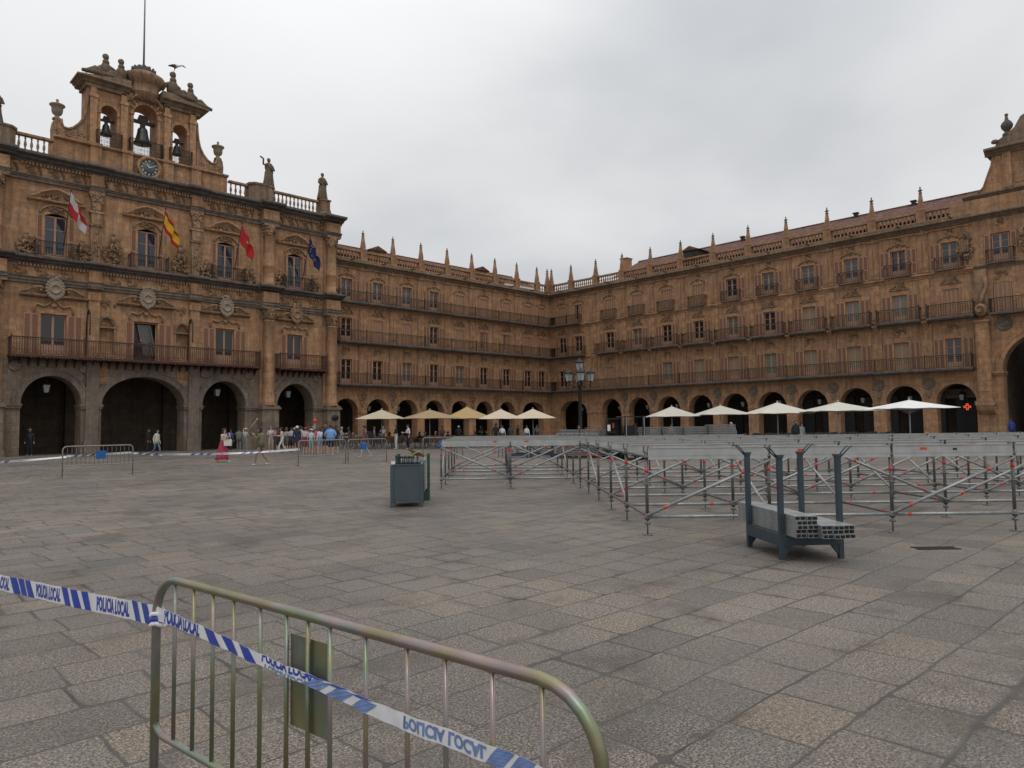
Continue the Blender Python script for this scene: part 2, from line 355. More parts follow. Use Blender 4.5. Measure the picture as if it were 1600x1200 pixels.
# ================================================================== BUILDINGS
# every building: local x runs along the facade to the right as seen from the square, local -y points out into the square
def arc_pts(cx,zs,rx,rz,n=14): return [(cx-rx*math.cos(math.pi*i/n),zs+rz*math.sin(math.pi*i/n)) for i in range(n+1)]
def arcade_wall(mb,x0,x1,z1,arches,depth=.9,m=0,mi=None,y=0):
    """front and back faces with arched holes, reveals; arches = (cx, rx, spring z, rz)"""
    mi=m if mi is None else mi
    arches=sorted(arches)
    for yy,flip in ((y,False),(y+depth,True)):
        def q(a,b,c,d):
            if flip: a,b,c,d=d,c,b,a
            mb.quad(*[(p[0],yy,p[1]) for p in (a,b,c,d)],m=m)
        px=x0
        for cx,rx,zs,rz in arches:
            q((px,0),(cx-rx,0),(cx-rx,z1),(px,z1))
            P=arc_pts(cx,zs,rx,rz)
            for a,b in zip(P,P[1:]): q(a,b,(b[0],z1),(a[0],z1))
            px=cx+rx
        q((px,0),(x1,0),(x1,z1),(px,z1))
    for cx,rx,zs,rz in arches:
        P=[(cx-rx,0)]+arc_pts(cx,zs,rx,rz)+[(cx+rx,0)]
        for a,b in zip(P,P[1:]): mb.quad((a[0],y,a[1]),(a[0],y+depth,a[1]),(b[0],y+depth,b[1]),(b[0],y,b[1]),m=mi)
def archivolt(mb,cx,rx,zs,rz,wd,y0,y1,m=0,foot=0):
    n=16; A=arc_pts(cx,zs,rx,rz,n); B=arc_pts(cx,zs,rx+wd,rz+wd,n)
    for i in range(n):
        a,b,c,d=A[i],A[i+1],B[i+1],B[i]
        mb.quad((a[0],y0,a[1]),(b[0],y0,b[1]),(c[0],y0,c[1]),(d[0],y0,d[1]),m)
        mb.quad((d[0],y0,d[1]),(c[0],y0,c[1]),(c[0],y1,c[1]),(d[0],y1,d[1]),m)
        mb.quad((a[0],y1,a[1]),(b[0],y1,b[1]),(b[0],y0,b[1]),(a[0],y0,a[1]),m)
def wall_band(mb,x0,x1,z0,z1,ops,y=0,rev=.28,m=0,mr=None):
    """ops = (xl,xr,zb,zt[,rise]) sorted; rectangular or segmental-headed openings with reveals"""
    mr=m if mr is None else mr
    px=x0
    for o in sorted(ops):
        xl,xr,zb,zt=o[:4]; rise=o[4] if len(o)>4 else 0
        mb.quad((px,y,z0),(xl,y,z0),(xl,y,z1),(px,y,z1),m)
        if zb>z0+1e-4: mb.quad((xl,y,z0),(xr,y,z0),(xr,y,zb),(xl,y,zb),m)
        n=8 if rise else 1; cx=(xl+xr)/2; hw=(xr-xl)/2
        P=[(xl+(xr-xl)*i/n, zt-rise*(((2*i/n-1))**2)) for i in range(n+1)]
        for a,b in zip(P,P[1:]): mb.quad((a[0],y,a[1]),(b[0],y,b[1]),(b[0],y,z1),(a[0],y,z1),m)
        C=[(xl,zb)]+P+[(xr,zb)]
        for a,b in zip(C,C[1:]): mb.quad((a[0],y,a[1]),(a[0],y+rev,a[1]),(b[0],y+rev,b[1]),(b[0],y,b[1]),mr)
        mb.quad((xr,y,zb),(xr,y+rev,zb),(xl,y+rev,zb),(xl,y,zb),mr)
        px=xr
    mb.quad((px,y,z0),(x1,y,z0),(x1,y,z1),(px,y,z1),m)
def mould(mb,x0,x1,prof,m=0): # prof: list of (y,z) closed outline, swept along x
    mb.prism(prof,x0,x1,m,'yz')
def cornice_prof(z0,z1,p,y=0):
    h=z1-z0
    return [(y+.02,z0),(y-p*.25,z0),(y-p*.3,z0+h*.2),(y-p*.55,z0+h*.35),(y-p*.6,z0+h*.5),(y-p*.92,z0+h*.62),(y-p,z0+h*.7),(y-p,z0+h*.92),(y-p*.9,z1),(y+.02,z1)]
# ---- prototypes (built once, copied)
def win_frame(w,h,kick=.55,mull=True,bars=3):
    mb=MB(); t=.09
    mb.box(-w/2,-w/2+t,-.04,.04,0,h); mb.box(w/2-t,w/2,-.04,.04,0,h); mb.box(-w/2+t,w/2-t,-.037,.037,h-t,h)
    mb.box(-w/2+t,w/2-t,-.035,.035,0,kick)
    if mull: mb.box(-.07,.07,-.05,.05,kick,h-t)
    for i in range(1,bars):
        z=kick+(h-t-kick)*i/bars
        mb.box(-w/2+t,-.07,-.02,.02,z-.018,z+.018); mb.box(.07,w/2-t,-.02,.02,z-.018,z+.018)
    return mb
def shutter_leaf(w,h):
    mb=MB(); t=.055
    mb.box(0,t,-.03,.0,0,h,0); mb.box(w-t,w,-.03,.0,0,h,0); mb.box(t,w-t,-.03,.0,0,t*1.6,0); mb.box(t,w-t,-.03,.0,h-t*1.3,h,0); mb.box(t,w-t,-.028,.0,h*.42,h*.42+t*1.3,0)
    n=int((h)/.085)
    for i in range(n):
        z=t*1.6+(h-t*3)*i/n
        mb.add([(t,-.024,z),(w-t,-.024,z),(w-t,-.006,z+.065),(t,-.006,z+.065)],[(0,1,2,3)],1)
    mb.box(t,w-t,-.005,.0,t,h-t,1)
    return mb
PROTO={}
def shared(key,fn,mats,name,parent,loc,rot=None):
    if key not in PROTO:
        o=fn().build(name,mats,parent,loc,rot); PROTO[key]=o; return o
    s=PROTO[key]; o=bpy.data.objects.new(name,s.data); linkob(o,parent); o.location=loc
    if rot: o.rotation_euler=rot
    return o
GL={'d':'g_dark','s':'g_sky','c':'g_curtain','b':'g_blind','g':'g_green'}
def make_window(parent,x,z,w,h,kind,y=.16,leaf=.36,leaves=2,kick=.5,lab=None,bars=3):
    """kind: glass key, 'x' closed shutters, 'o' open black doorway, 'h' one leaf ajar"""
    if kind=='x':
        def f():
            mb=MB(); lw=w/4-.01
            for i in range(4):
                s=shutter_leaf(lw,h); o=-w/2+.01+i*(w/4)
                mb.v_off=len(mb.v); b=len(mb.v)
                mb.v+=[(v[0]+o,v[1],v[2]) for v in s.v]; mb.f+=[tuple(b+i_ for i_ in ff) for ff in s.f]; mb.m+=s.m; mb.sm+=s.sm
            return mb
        o=shared(('x',w,h),f,[M['wood'],M['louver2']],'window',parent,(x,.03,z)); o['label']='window with closed louvred shutters'; return o
    o=shared(('w',w,h,kick,bars),lambda:win_frame(w,h,kick,True,bars),M['wood'],'window',parent,(x,y,z))
    if lab: o['label']=lab
    if kind=='o':
        shared(('p',w,h,kick,'o'),lambda:MB().box(-w/2+.1,w/2-.1,.1,.12,.05,h-.1),M['g_dark'],'pane',o,(0,0,0))
    elif kind=='h':
        shared(('p',w,h,kick,'d'),lambda:MB().box(-w/2+.09,w/2-.09,-.006,.006,kick,h-.09),M['g_dark'],'pane',o,(0,0,0))
        for i in range(3): shared(('l',round(w/4,3),h),lambda:shutter_leaf(w/4-.01,h),[M['wood'],M['louver']],'shutter',o,(-w/2+.01+(i+(1 if i else 0))*w/4,-.1,0))
    else:
        shared(('p',w,h,kick,kind),lambda:MB().box(-w/2+.09,w/2-.09,-.006,.006,kick,h-.09),M[GL[kind]],'pane',o,(0,0,0))
    if kind!='h':
        for i in range(leaves):
            shared(('l',leaf,h),lambda:shutter_leaf(leaf,h),[M['wood'],M['louver']],'shutter',o,(w/2+.1+i*(leaf+.025),-y-.015,0))
        shared(('l',leaf,h),lambda:shutter_leaf(leaf,h),[M['wood'],M['louver']],'shutter',o,(-w/2-.1-leaf,-y-.015,0))
        if leaves>1: shared(('l',leaf,h),lambda:shutter_leaf(leaf,h),[M['wood'],M['louver']],'shutter',o,(-w/2-.1-leaf*2-.025,-y-.015,0))
    return o
def railing(x0,x1,z0,h,y,yw=0,sp=.165,r=.0125,ends=True,panel=False,posts=None):
    """bars standing on a slab from x0 to x1 at distance -y, with returns to the wall"""
    mb=MB()
    def run(a,b):
        a=Vector(a);b=Vector(b); L=(b-a).length; n=max(1,round(L/sp))
        for i in range(n+1):
            p=a+(b-a)*i/n
            mb.box(p.x-r,p.x+r,p.y-r,p.y+r,z0+.06,z0+h)
        for zz,t in ((z0+h,.026),(z0+.07,.016),(z0+h-.13,.012)):
            if abs(b.x-a.x)>abs(b.y-a.y): mb.box(min(a.x,b.x)-t,max(a.x,b.x)+t,a.y-t,a.y+t,zz-t,zz+t)
            else: mb.box(a.x-t*.98,a.x+t*.98,min(a.y,b.y)+t,max(a.y,b.y)-t,zz-t*.98,zz+t*.98)
    run((x0,-y,0),(x1,-y,0))
    if ends:
        run((x0,-y,0),(x0,yw,0)); run((x1,-y,0),(x1,yw,0))
    for p in (posts or []):
        mb.box(p-.03,p+.03,-y-.03,-y+.03,z0,z0+h+.05); mb.ball((p,-y,z0+h+.11),.055,n=6,k=4)
    return mb
def baluster_row(x0,x1,z0,z1,y0,y1,n):
    mb=MB(); mb.box(x0,x1,y0,y1,z0,z0+.12); mb.box(x0-.0,x1+.0,y0-.04,y1+.04,z1-.16,z1)
    h=z1-.16-z0-.12; ym=(y0+y1)/2
    pr=[(.05,0),(.075,.0),(.075,h*.08),(.045,h*.16),(.10,h*.36),(.085,h*.52),(.04,h*.72),(.07,h*.85),(.05,h*.9),(.075,h*.95),(.075,h)]
    for i in range(n):
        x=x0+(x1-x0)*(i+.5)/n; mb.lathe(pr,(x,ym,z0+.12),6)
    return mb
def pinnacle():
    mb=MB(); s=.24
    mb.box(-s-.05,s+.05,-s-.05,s+.05,0,.14)
    for (a,z0),(b,z1) in ((( .20,.14),(.23,.30)),((.23,.30),(.10,1.45))):
        vs=[(-a,-a,z0),(a,-a,z0),(a,a,z0),(-a,a,z0),(-b,-b,z1),(b,-b,z1),(b,b,z1),(-b,b,z1)]
        mb.add(vs,[(0,3,2,1),(4,5,6,7),(0,1,5,4),(1,2,6,5),(2,3,7,6),(3,0,4,7)])
    mb.box(-.13,.13,-.13,.13,1.45,1.53,1)
    mb.ball((0,0,1.70),.13,.13,.15,8,1)
    for dx,dy in ((.14,0),(-.14,0),(0,.14),(0,-.14)): mb.ball((dx,dy,1.70),.065,n=6,k=4,m=1)
    mb.ball((0,0,1.93),.07,.07,.13,6,1,4)
    return mb
def medallion(style):
    mb=MB()
    mb.lathe([(.46,0),(.46,.05),(.40,.09),(.36,.05),(.34,.04)],(0,0.02,0),18,ax='y')
    if style=='r': # plain round relief
        mb.ball((0,-.02,0),.3,.07,.3,10)
        mb.prism([(-.26,-.52),(.26,-.52),(.10,-1.05),(-.10,-1.05)],-.07,.02)
    else:
        mb.ball((0,-.05,.05),.13,.12,.17,8); mb.ball((0,-.04,-.17),.2,.09,.12,8)
        mb.prism([(-.22,-.52),(.22,-.52),(.07,-1.1),(-.07,-1.1)],-.09,.02)
    return mb
def scatter_relief(seed,w,h,n,d=.12,s=.13,shape='ell'):
    rd=random.Random(seed); mb=MB()
    for i in range(n):
        while True:
            x,z=rd.uniform(-1,1),rd.uniform(-1,1)
            if shape=='ell' and x*x+z*z<1: break
            if shape=='tri' and abs(x)<(1-z)/2*1.1: break
            if shape=='box': break
        r=s*rd.uniform(.5,1.2); mb.ball((x*w,-d*.3*rd.random(),z*h),r,d*rd.uniform(.5,1.1),r*rd.uniform(.6,1.3),6,0,4)
        if i%3==0:
            a0=rd.uniform(0,6); P=[(x*w+r*1.6*math.cos(a0+t*.8),-d*.5,z*h+r*1.6*math.sin(a0+t*.8)) for t in range(6)]
            mb.tube(P,s*.28,5)
    return mb
def ornament_v():   # plaque with two scrolled strips over a second floor window
    mb=MB()
    mb.box(-.75,.75,-.07,0,0,.09); mb.prism([(-.16,.09),(.16,.09),(.24,.5),(0,.42),(-.24,.5)],-.1,0)
    for s in (-1,1):
        mb.tube([(s*.2,-.06,.45),(s*.34,-.07,.3),(s*.5,-.07,.2),(s*.62,-.06,.12)],.045,5)
        mb.ball((s*.3,-.08,.5),.08,.07,.08,6)
    return mb
def hood_l3():
    mb=MB()
    P=[(-.85,0),(-.7,.0),(-.66,.16),(-.4,.16),(-.22,.30),(0,.36),(.22,.30),(.4,.16),(.66,.16),(.7,0),(.85,0)]
    mb.tube([(x,-.05,z) for x,z in P],.045,5)
    mb.ball((0,-.06,.2),.12,.09,.12,7)
    return mb
def surround(w,h,t=.13,p=.06):
    mb=MB(); mb.box(-w/2-t,-w/2,-p,0,0,h); mb.box(w/2,w/2+t,-p,0,0,h); mb.box(-w/2-t,w/2+t,-p-.01,0,h,h+t); return mb
def hanging_lantern(name='hanging_lantern'):
    mb=MB()
    a,b=.19,.12
    vs=[(-b,-b,0),(b,-b,0),(b,b,0),(-b,b,0),(-a,-a,.46),(a,-a,.46),(a,a,.46),(-a,a,.46)]
    return a,b,vs
def make_lantern(loc,rz,label,group,drop,scale=1.0):
    root=empty('hanging_lantern',loc,rz); tag(root,label,'lantern',group); root.scale=(scale,)*3
    a,b,vs=hanging_lantern()
    if 'lanternglass' not in PROTO:
        g=MB().add([(x*.93,y*.93,z) for x,y,z in vs],[(0,3,2,1),(4,5,6,7),(0,1,5,4),(1,2,6,5),(2,3,7,6),(3,0,4,7)]).build('glass',M['lampglass'],root,(0,0,-.1)); PROTO['lanternglass']=g
        f=MB()
        for i in range(4):
            f.tube([vs[i],vs[i+4]],.02,5); f.tube([vs[i],vs[(i+1)%4]],.018,5); f.tube([vs[i+4],vs[4+(i+1)%4]],.024,5)
        f.lathe([(.29,.46),(.24,.52),(.12,.62),(.09,.70),(.11,.72),(.03,.80),(.02,.84)],n=8); f.ball((0,0,-.04),.06,n=6)
        f=f.build('lantern_frame',M['iron'],root,(0,0,-.1)); PROTO['lanternframe']=f
        c=MB().tube([(0,0,0),(0,0,1)],.012,5).build('hanging_rod',M['iron'],root); PROTO['rod']=c
        c.location=(0,0,.7); c.scale=(1,1,drop)
    else:
        inst(PROTO['lanternglass'],root); inst(PROTO['lanternframe'],root); c=inst(PROTO['rod'],root); c.location=(0,0,.7); c.scale=(1,1,drop)
    return root
WINW=1.12
def wing(name,label,loc,rz,L,bays,arches,kinds,side):
    root=empty(name,loc,rz); tag(root,label,'building')
    z1,z2,z3,zn,zc=5.62,9.62,13.34,17.06,18.33
    # ground floor arcade
    mb=MB(); arcade_wall(mb,0,L,z1,arches,.95,0); 
    mb.build('arcade',M['stone'],root)
    for i,(cx,rx,zs,rz_) in enumerate(arches):
        o=MB(); archivolt(o,cx,rx,zs,rz_,.17,-.035,.0); o.build('archivolt',M['stone'],root)
    # imposts
    mb=MB(); edges=[0]+[v for a in sorted(arches) for v in (a[0]-a[1],a[0]+a[1])]+[L]
    piers=[(edges[i],edges[i+1]) for i in range(0,len(edges),2)]
    for a,b in piers:
        if b-a>.25:
            zs=3.05
            mb=MB().box(a-.06,b+.06,-.09,.95,zs,zs+.09).box(a-.03,b+.03,-.05,.95,zs-.14,zs); mb.build('impost',M['stone'],root)
            MB().box(a-.05,b+.05,-.06,.95,.0,.35).build('plinth',M['stone'],root)
    for a,b in piers[1:-1]:
        if b-a<1.6: shared(('med',side),lambda:medallion(side),M['carved'] if side=='l' else M['plinth'],'medallion',root,((a+b)/2,-.02,4.62))
    # interior of the arcade
    xa,xb,zc_=(-1,L+5.6,5.5) if side=='l' else (-5.6,L+1,5.52)
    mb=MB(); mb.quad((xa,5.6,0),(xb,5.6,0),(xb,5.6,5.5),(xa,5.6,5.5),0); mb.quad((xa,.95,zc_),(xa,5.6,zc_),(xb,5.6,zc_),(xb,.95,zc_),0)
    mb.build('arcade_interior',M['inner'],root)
    for i,b in enumerate(bays):
        s=MB(); s.box(-1.45,1.45,-.06,0,.1,3.9,0); s.box(-1.55,-1.45,-.1,0,0,4.0,1); s.box(1.45,1.55,-.1,0,0,4.0,1); s.box(-1.45,1.45,-.1,0,3.9,4.0,1); s.box(-.04,.04,-.09,-.06,.1,3.0,1); s.box(-1.05,1.05,-.085,-.06,2.2,2.26,1)
        shared(('shop',),lambda:s,[M['shop'],M['iron']],'shopfront',root,(b,5.58,0))
    # upper walls
    ops3=[(b-WINW/2,b+WINW/2,z3+.05,15.5) for b in bays]; ops2=[(b-WINW/2,b+WINW/2,z2+.05,11.85) for b in bays]; ops1=[(b-WINW/2,b+WINW/2,z1+.08,8.0) for b in bays]
    mb=MB(); wall_band(mb,0,L,z1,z2,ops1); wall_band(mb,0,L,z2,z3,ops2); wall_band(mb,0,L,z3,zn,ops3)
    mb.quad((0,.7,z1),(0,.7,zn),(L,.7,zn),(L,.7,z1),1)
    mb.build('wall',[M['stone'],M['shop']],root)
    mb=MB(); mb.box(-.0,L,7.2,7.4,0,17.9); mb.build('rear_wall',M['stone'],root)
    # pilaster strips and panels
    for i in range(len(bays)+1):
        if i==0: c=bays[0]-1.75 if bays[0]>3 else None
        elif i==len(bays): c=bays[-1]+1.75 if bays[-1]+1.9<L else None
        else: c=(bays[i-1]+bays[i])/2
        if c is None or (0<i<len(bays) and bays[i]-bays[i-1]<3): continue
        def ps():
            s=MB()
            s.box(-.38,.38,-.09,0,z3+.05,zn-.62); s.box(-.27,-.05,-.14,-.09,z3+.35,zn-1.0); s.box(.05,.27,-.14,-.09,z3+.35,zn-1.0); s.box(-.44,.44,-.16,0,zn-.62,zn-.5); s.box(-.15,.15,-.1,0,zn-.45,zn-.15)
            s.box(-.38,.38,-.08,0,z2+.1,z3-.62); s.box(-.27,-.05,-.13,-.08,z2+.4,z3-.95); s.box(.05,.27,-.13,-.08,z2+.4,z3-.95); s.box(-.32,.32,-.1,0,z3-.62,z3-.5)
            s.box(-.40,.40,-.10,0,z1+.1,z2-.31); s.box(-.46,.46,-.16,0,z2-.5,z2-.36)
            return s
        shared(('ps',side),ps,M['stone'],'pilaster',root,(c,-.0,0))
    for i,b in enumerate(bays):
        small=(0<i and b-bays[i-1]<3) or (i+1<len(bays) and bays[i+1]-b<3)
        for z,h,k in ((z3+.05,15.5-z3-.05,kinds[0][i]),(z2+.05,11.85-z2-.05,kinds[1][i]),(z1+.08,8.0-z1-.08,kinds[2][i])):
            make_window(root,b,z,WINW,h,k,leaves=1 if small else 2,leaf=.34)
            shared(('sur',h),lambda:surround(WINW,h),M['stone'],'window_surround',root,(b,-.001,z))
        shared(('hood',),hood_l3,M['carved'],'window_hood',root,(b,-.0,15.68))
        shared(('orn',),ornament_v,M['carved'],'window_ornament',root,(b,-.0,12.25))
        shared(('rosette',),lambda:scatter_relief(3,.42,.28,9,.09,.11),M['carved'],'relief_ornament',root,(b,-.0,8.85))
        shared(('rosette2',),lambda:scatter_relief(5,.3,.22,8,.1,.1),M['carved'],'relief_ornament',root,(b,-.0,16.42))
    # string courses
    mb=MB()
    mould(mb,0,L,cornice_prof(z3-.42,z3-.05,.22)); mould(mb,0,L,[(0.02,z2-.3),(-.1,z2-.26),(-.1,z2-.12),(.02,z2-.1)]); mould(mb,0,L,[(.02,12.05+.85),(-.07,12.9),(-.07,12.98),(.02,13.0)])
    mould(mb,0,L,[(.02,zn-.52),(-.12,zn-.5),(-.12,zn-.42),(.02,zn-.4)])
    mb.build('string_course',M['stone'],root)
    mb=MB(); mould(mb,-.0,L+.0,cornice_prof(zn-.3,zn+.12,.52)); mb.build('cornice',M['ledge'],root)
    mb=MB(); mould(mb,-.0,L+.0,[(.6,zn+.12),(-.30,zn+.12),(-.30,zn+.32),(.6,zn+.32)]); mb.build('parapet_base',M['ledge'],root)
    # balconies
    def slab(x0,x1,z,p,rail=1.0,nm='balcony',iron='iron'):
        s=MB(); s.box(x0,x1,-p,0,z-.13,z,0); s.box(x0+.05,x1-.05,-p+.08,0,z-.22,z-.132,0)
        o=s.build(nm,M['dark_ledge'],root); k=[b_ for b_ in [ (bays[i]+bays[i+1])/2 for i in range(len(bays)-1)] if x0+.5<b_<x1-.5]
        railing(x0+.05,x1-.05,z,rail,p-.06,0,posts=[x0+.05,x1-.05]+k).build('railing',M['iron'],o); return o
    if side=='l':
        slab(.0,L-.02,z1+.05,.85); slab(.0,L-.02,z2+.02,.80); slab(.0,L-.02,z3+.02,.72,.95)
    else:
        slab(.9,L-.25,z1+.05,.85); slab(.88,5.6,z2+.02,.80); slab(.80,5.0,z3+.02,.72,.95)
        for b in bays[2:]:
            slab(b-1.62,b+1.62,z2+.02,.80)
            s=MB(); s.box(-1.0,1.0,-.42,0,-.08,-.001); s=shared(('b3',),lambda:s,M['dark_ledge'],'balcony',root,(b,0,z3+.03))
            shared(('b3r',),lambda:railing(-.98,.98,0,.95,.38,0),M['iron'],'railing',s,(0,0,0))
            q=MB(); q.prism([(-.0,0),(-.6,0),(-.5,-.25),(-.2,-.6),(0,-.7)],-.16,.16,plane='yz')
        for i in range(2,len(bays)-1):
            c=(bays[i]+bays[i+1])/2
            shared(('brk',),lambda:MB().prism([(-.0,0),(-.55,0),(-.55,-.12),(-.3,-.3),(-.12,-.62),(0,-.7)],-.2,.2,plane='yz'),M['stone'],'bracket',root,(c,0,z2-.12))
    # balustrade on top
    step=3.41 if side=='l' else 3.7; first=(2.90,) if side=='l' else (3.45,)
    ps=[.36]+[first[0]+step*k for k in range(14) if first[0]+step*k<L-.2]
    if side=='l': ps=[2.97+3.41*k for k in range(7)]+[26.75,L-.36]
    ends=([.0]+ps) if side=='l' else (ps+[L])
    ends=ends
    for i in range(len(ends)-1):
        a,b=ends[i],ends[i+1]
        a2=a+(.05 if a==0 else .33); b2=b-(.05 if b==L else .33)
        if b2-a2>.5:
            n=max(3,int((b2-a2)/.30)); key=('bal',round(b2-a2,2))
            shared(key,lambda:baluster_row(0,b2-a2,0,zc-zn-.32,-.14,.14,n),M['stone'],'balustrade',root,(a2,0,zn+.32))
    for p in ps:
        shared(('ped',),lambda:MB().box(-.33,.33,-.2,.2,0,zc-zn-.30).box(-.36,.36,-.24,.24,zc-zn-.30,zc-zn-.2),M['stone'],'pedestal',root,(p,0,zn+.32))
        shared(('pin',),pinnacle,[M['stone'],M['grey']],'pinnacle',root,(p,0,zc+.09)).scale=(.85,.85,.95)
    # water spouts
    for b in bays:
        shared(('spout',),lambda:MB().tube([(0,0,0),(0,-.75,.05),(0,-.95,.02)],.07,6),M['grey'],'water_spout',root,(b+ .3,-.25,zn+.2))
    # tiled roof
    rx0,rx1=(0,L-.2) if side=='l' else (8.6,L)
    ridge=20.3 if side=='l' else 20.7
    mb=MB(); mb.quad((rx0,1.0,18.05),(rx1,1.0,18.05),(rx1,6.2,ridge),(rx0,6.2,ridge)); mb.quad((rx0,6.2,ridge),(rx1,6.2,ridge),(rx1,11,18.2),(rx0,11,18.2))
    mb.box(rx0,rx1,6.1,6.32,ridge-.04,ridge+.09)
    if side=='r': mb.quad((-6,1.0,17.5),(8.6,1.0,17.5),(8.6,7,18.0),(-6,7,18.0)); mb.quad((8.6,1.0,17.4),(8.6,11,17.4),(8.6,6.2,ridge),(8.6,6.2,ridge-.01))
    rf=mb.build('roof',M['tiles'],root)
    return root,rf
bL=[1.2+3.41*i for i in range(8)]+[27.4]
aL=[(b,1.25,3.1,1.25) for b in bL[:7]]+[(25.9,1.78,3.1,1.28)]
kL=['ssssxxxxx','dxxsxhhxx','ddcscdddd']
left_wing,rfL=wing('arcaded_building','long sandstone range between the bell tower building and the corner of the square','x' and (-28.9,0,0),0,28.9,bL,aL,kL,'l')
left_wing['label']='four storey sandstone range from the bell gable building to the far corner'
bR=[2.0,4.45]+[9.0+3.7*i for i in range(10)]
aR=[(3.5,2.05,3.05,1.42)]+[(b,1.35,3.12,1.38) for b in bR[2:]]
kR=['xhxxxxdosssds'[:0]+'x'+'h'+'xxxx'+'sd'+'ss'+'o'+'s','dd'+'dcddcs'+'bcc'+'x','dd'+'xxgbbg'+'bbb'+'d']
right_wing,rfR=wing('arcaded_building','long sandstone range with tiled roof and obelisks along the right side of the square',(0,0,0),R(-90),43.9,bR,aR,kR,'r')
# things on the roofs
def chimney(parent,x,y,z,w,h,cap=True,mat='stone'):
    mb=MB(); mb.box(x-w/2,x+w/2,y-w/2,y+w/2,z,z+h); 
    if cap: mb.box(x-w/2-.08,x+w/2+.08,y-w/2-.08,y+w/2+.08,z+h,z+h+.1)
    mb.build('chimney',M[mat],parent)
chimney(rfR,10.2,1.6,17.9,.9,2.1); chimney(rfR,22,5.9,20.3,.35,.62,mat='black'); chimney(rfR,33.3,6,20.3,.32,.62,mat='black'); chimney(rfR,38.2,6,20.3,.32,.62,mat='black')
def dormer(parent,x,w,z,mat='stone'):
    mb=MB(); mb.box(x-w/2,x+w/2,1.3,4,z-1.2,z,0); mb.prism([(x-w/2-.25,z),(x+w/2+.25,z),(x,z+w*.28)],1.05,4.6,1); mb.build('dormer',[M[mat],M['tiles']],parent)
dormer(rfL,5.4,1.7,19.0); dormer(rfL,19.2,1.7,19.0); dormer(rfR,18.6,1.7,19.4,'shop')
for i,b in enumerate(bL[:7]): make_lantern(left_wing.matrix_world@Vector((0,0,0)) if False else (-28.9+b,1.6,3.35),0,'iron lantern hanging in the %s arch right of the bell tower building'%ORD[i],'lanterns hanging in the arcades',.9)
for i,b in enumerate([3.5]+bR[2:]): make_lantern((1.6,-b,3.35),R(-90),'iron lantern in the %s arch of the right range, counted from the corner'%ORD[i],'lanterns hanging in the arcades',.9)
# pharmacy sign in the last arch
pb=empty('pharmacy_sign',(2.1,-42.3,0),R(-90)); tag(pb,'brown board lettered FARMACIA across the head of the last arch before the big gateway','sign')
MB().box(-1.3,1.3,0,.05,3.45,4.15).build('sign_board',simple('sign_brown',(.16,.10,.065),.7),pb)
def text_mesh(txt,size,ext=.01,sx=1.0,bold=0.0):
    cu=bpy.data.curves.new('txt','FONT'); cu.body=txt; cu.size=size; cu.extrude=ext; cu.offset=bold; cu.align_x='CENTER'; cu.align_y='CENTER'; cu.resolution_u=3
    o=bpy.data.objects.new('txt',cu); col.objects.link(o); bpy.context.view_layer.update()
    dg=bpy.context.evaluated_depsgraph_get(); me=bpy.data.meshes.new_from_object(o.evaluated_get(dg)); bpy.data.objects.remove(o)
    for v in me.vertices: v.co.x*=sx
    return me
def text_ob(txt,size,mat,parent,loc,rot,name='lettering',sx=1.0,bold=0.0,ext=.01):
    me=text_mesh(txt,size,ext,sx,bold); me.materials.clear(); me.materials.append(mat)
    o=bpy.data.objects.new(name,me); linkob(o,parent); o.location=loc; o.rotation_euler=rot; return o
text_ob('FARMACIA',.5,M['shop'],pb,(0,-.02,3.8),(R(90),0,0))
pc=empty('pharmacy_cross',(1.1,-42.75,2.72),R(-90)); tag(pc,'small lit red cross sign hanging in the last arch before the big gateway','sign'); pc.scale=(.68,.68,.68)
em=NT('red_light'); em.b.inputs['Base Color'].default_value=(.4,.02,.01,1); em.b.inputs['Emission Color'].default_value=(1,.10,.05,1); em.b.inputs['Emission Strength'].default_value=1.1
mb=MB()
for a,b,c,d in ((-.12,.12,.12,.36),(-.12,.12,-.36,-.12),(.12,.36,-.12,.12),(-.36,-.12,-.12,.12)):
    for q in ((a,a+.05,c,d),(b-.05,b,c,d),(a+.05,b-.05,c,c+.05),(a+.05,b-.05,d-.05,d)): mb.box(q[0],q[1],-.05,0,q[2],q[3])
mb.build('lit_outline',em.mat,pc)
MB().box(-.13,.13,.001,.06,-.37,.37).box(-.37,-.13,.003,.058,-.13,.13).box(.13,.37,.003,.058,-.13,.13).box(-.02,.02,.01,.05,.37,1.7).build('sign_box',M['black'],pc)
# ================================================================== TOWN HALL
TX,TY=-45.3,-.8
th=empty('town_hall',(TX,TY,0)); tag(th,'ornate sandstone town hall with bell gable, clock and flags on the left','building')
TA=[(-12.1,1.7,3.5,1.95),(-5.95,1.8,3.5,1.95),(0,2.87,3.5,2.1),(5.95,1.75,3.5,2.0),(12.1,1.7,3.5,1.98)]
mb=MB(); arcade_wall(mb,-16,16,6.6,TA,1.5,0); mb.quad((16,0,0),(16,1.5,0),(16,1.5,21),(16,0,21)); mb.quad((-16,1.5,0),(-16,0,0),(-16,0,21),(-16,1.5,21))
mb.build('arcade',M['plinth'],th)
for a in TA:
    o=MB(); archivolt(o,a[0],a[1],a[2],a[3],.48,-.12,0); o.build('archivolt',M['grey'],th)
    o=MB(); archivolt(o,a[0],a[1]+.40,a[2],a[3]+.40,.1,-.17,-.115); o.build('archivolt',M['grey'],th)
for a,b in ((-16,-13.8),(-10.4,-7.75),(-4.15,-2.87),(2.87,4.2),(7.7,10.4),(13.8,16)):
    MB().box(a-.1,b+.1,-.2,1.5,3.36,3.5).box(a-.05,b+.05,-.14,1.5,3.2,3.36).build('impost',M['grey'],th)
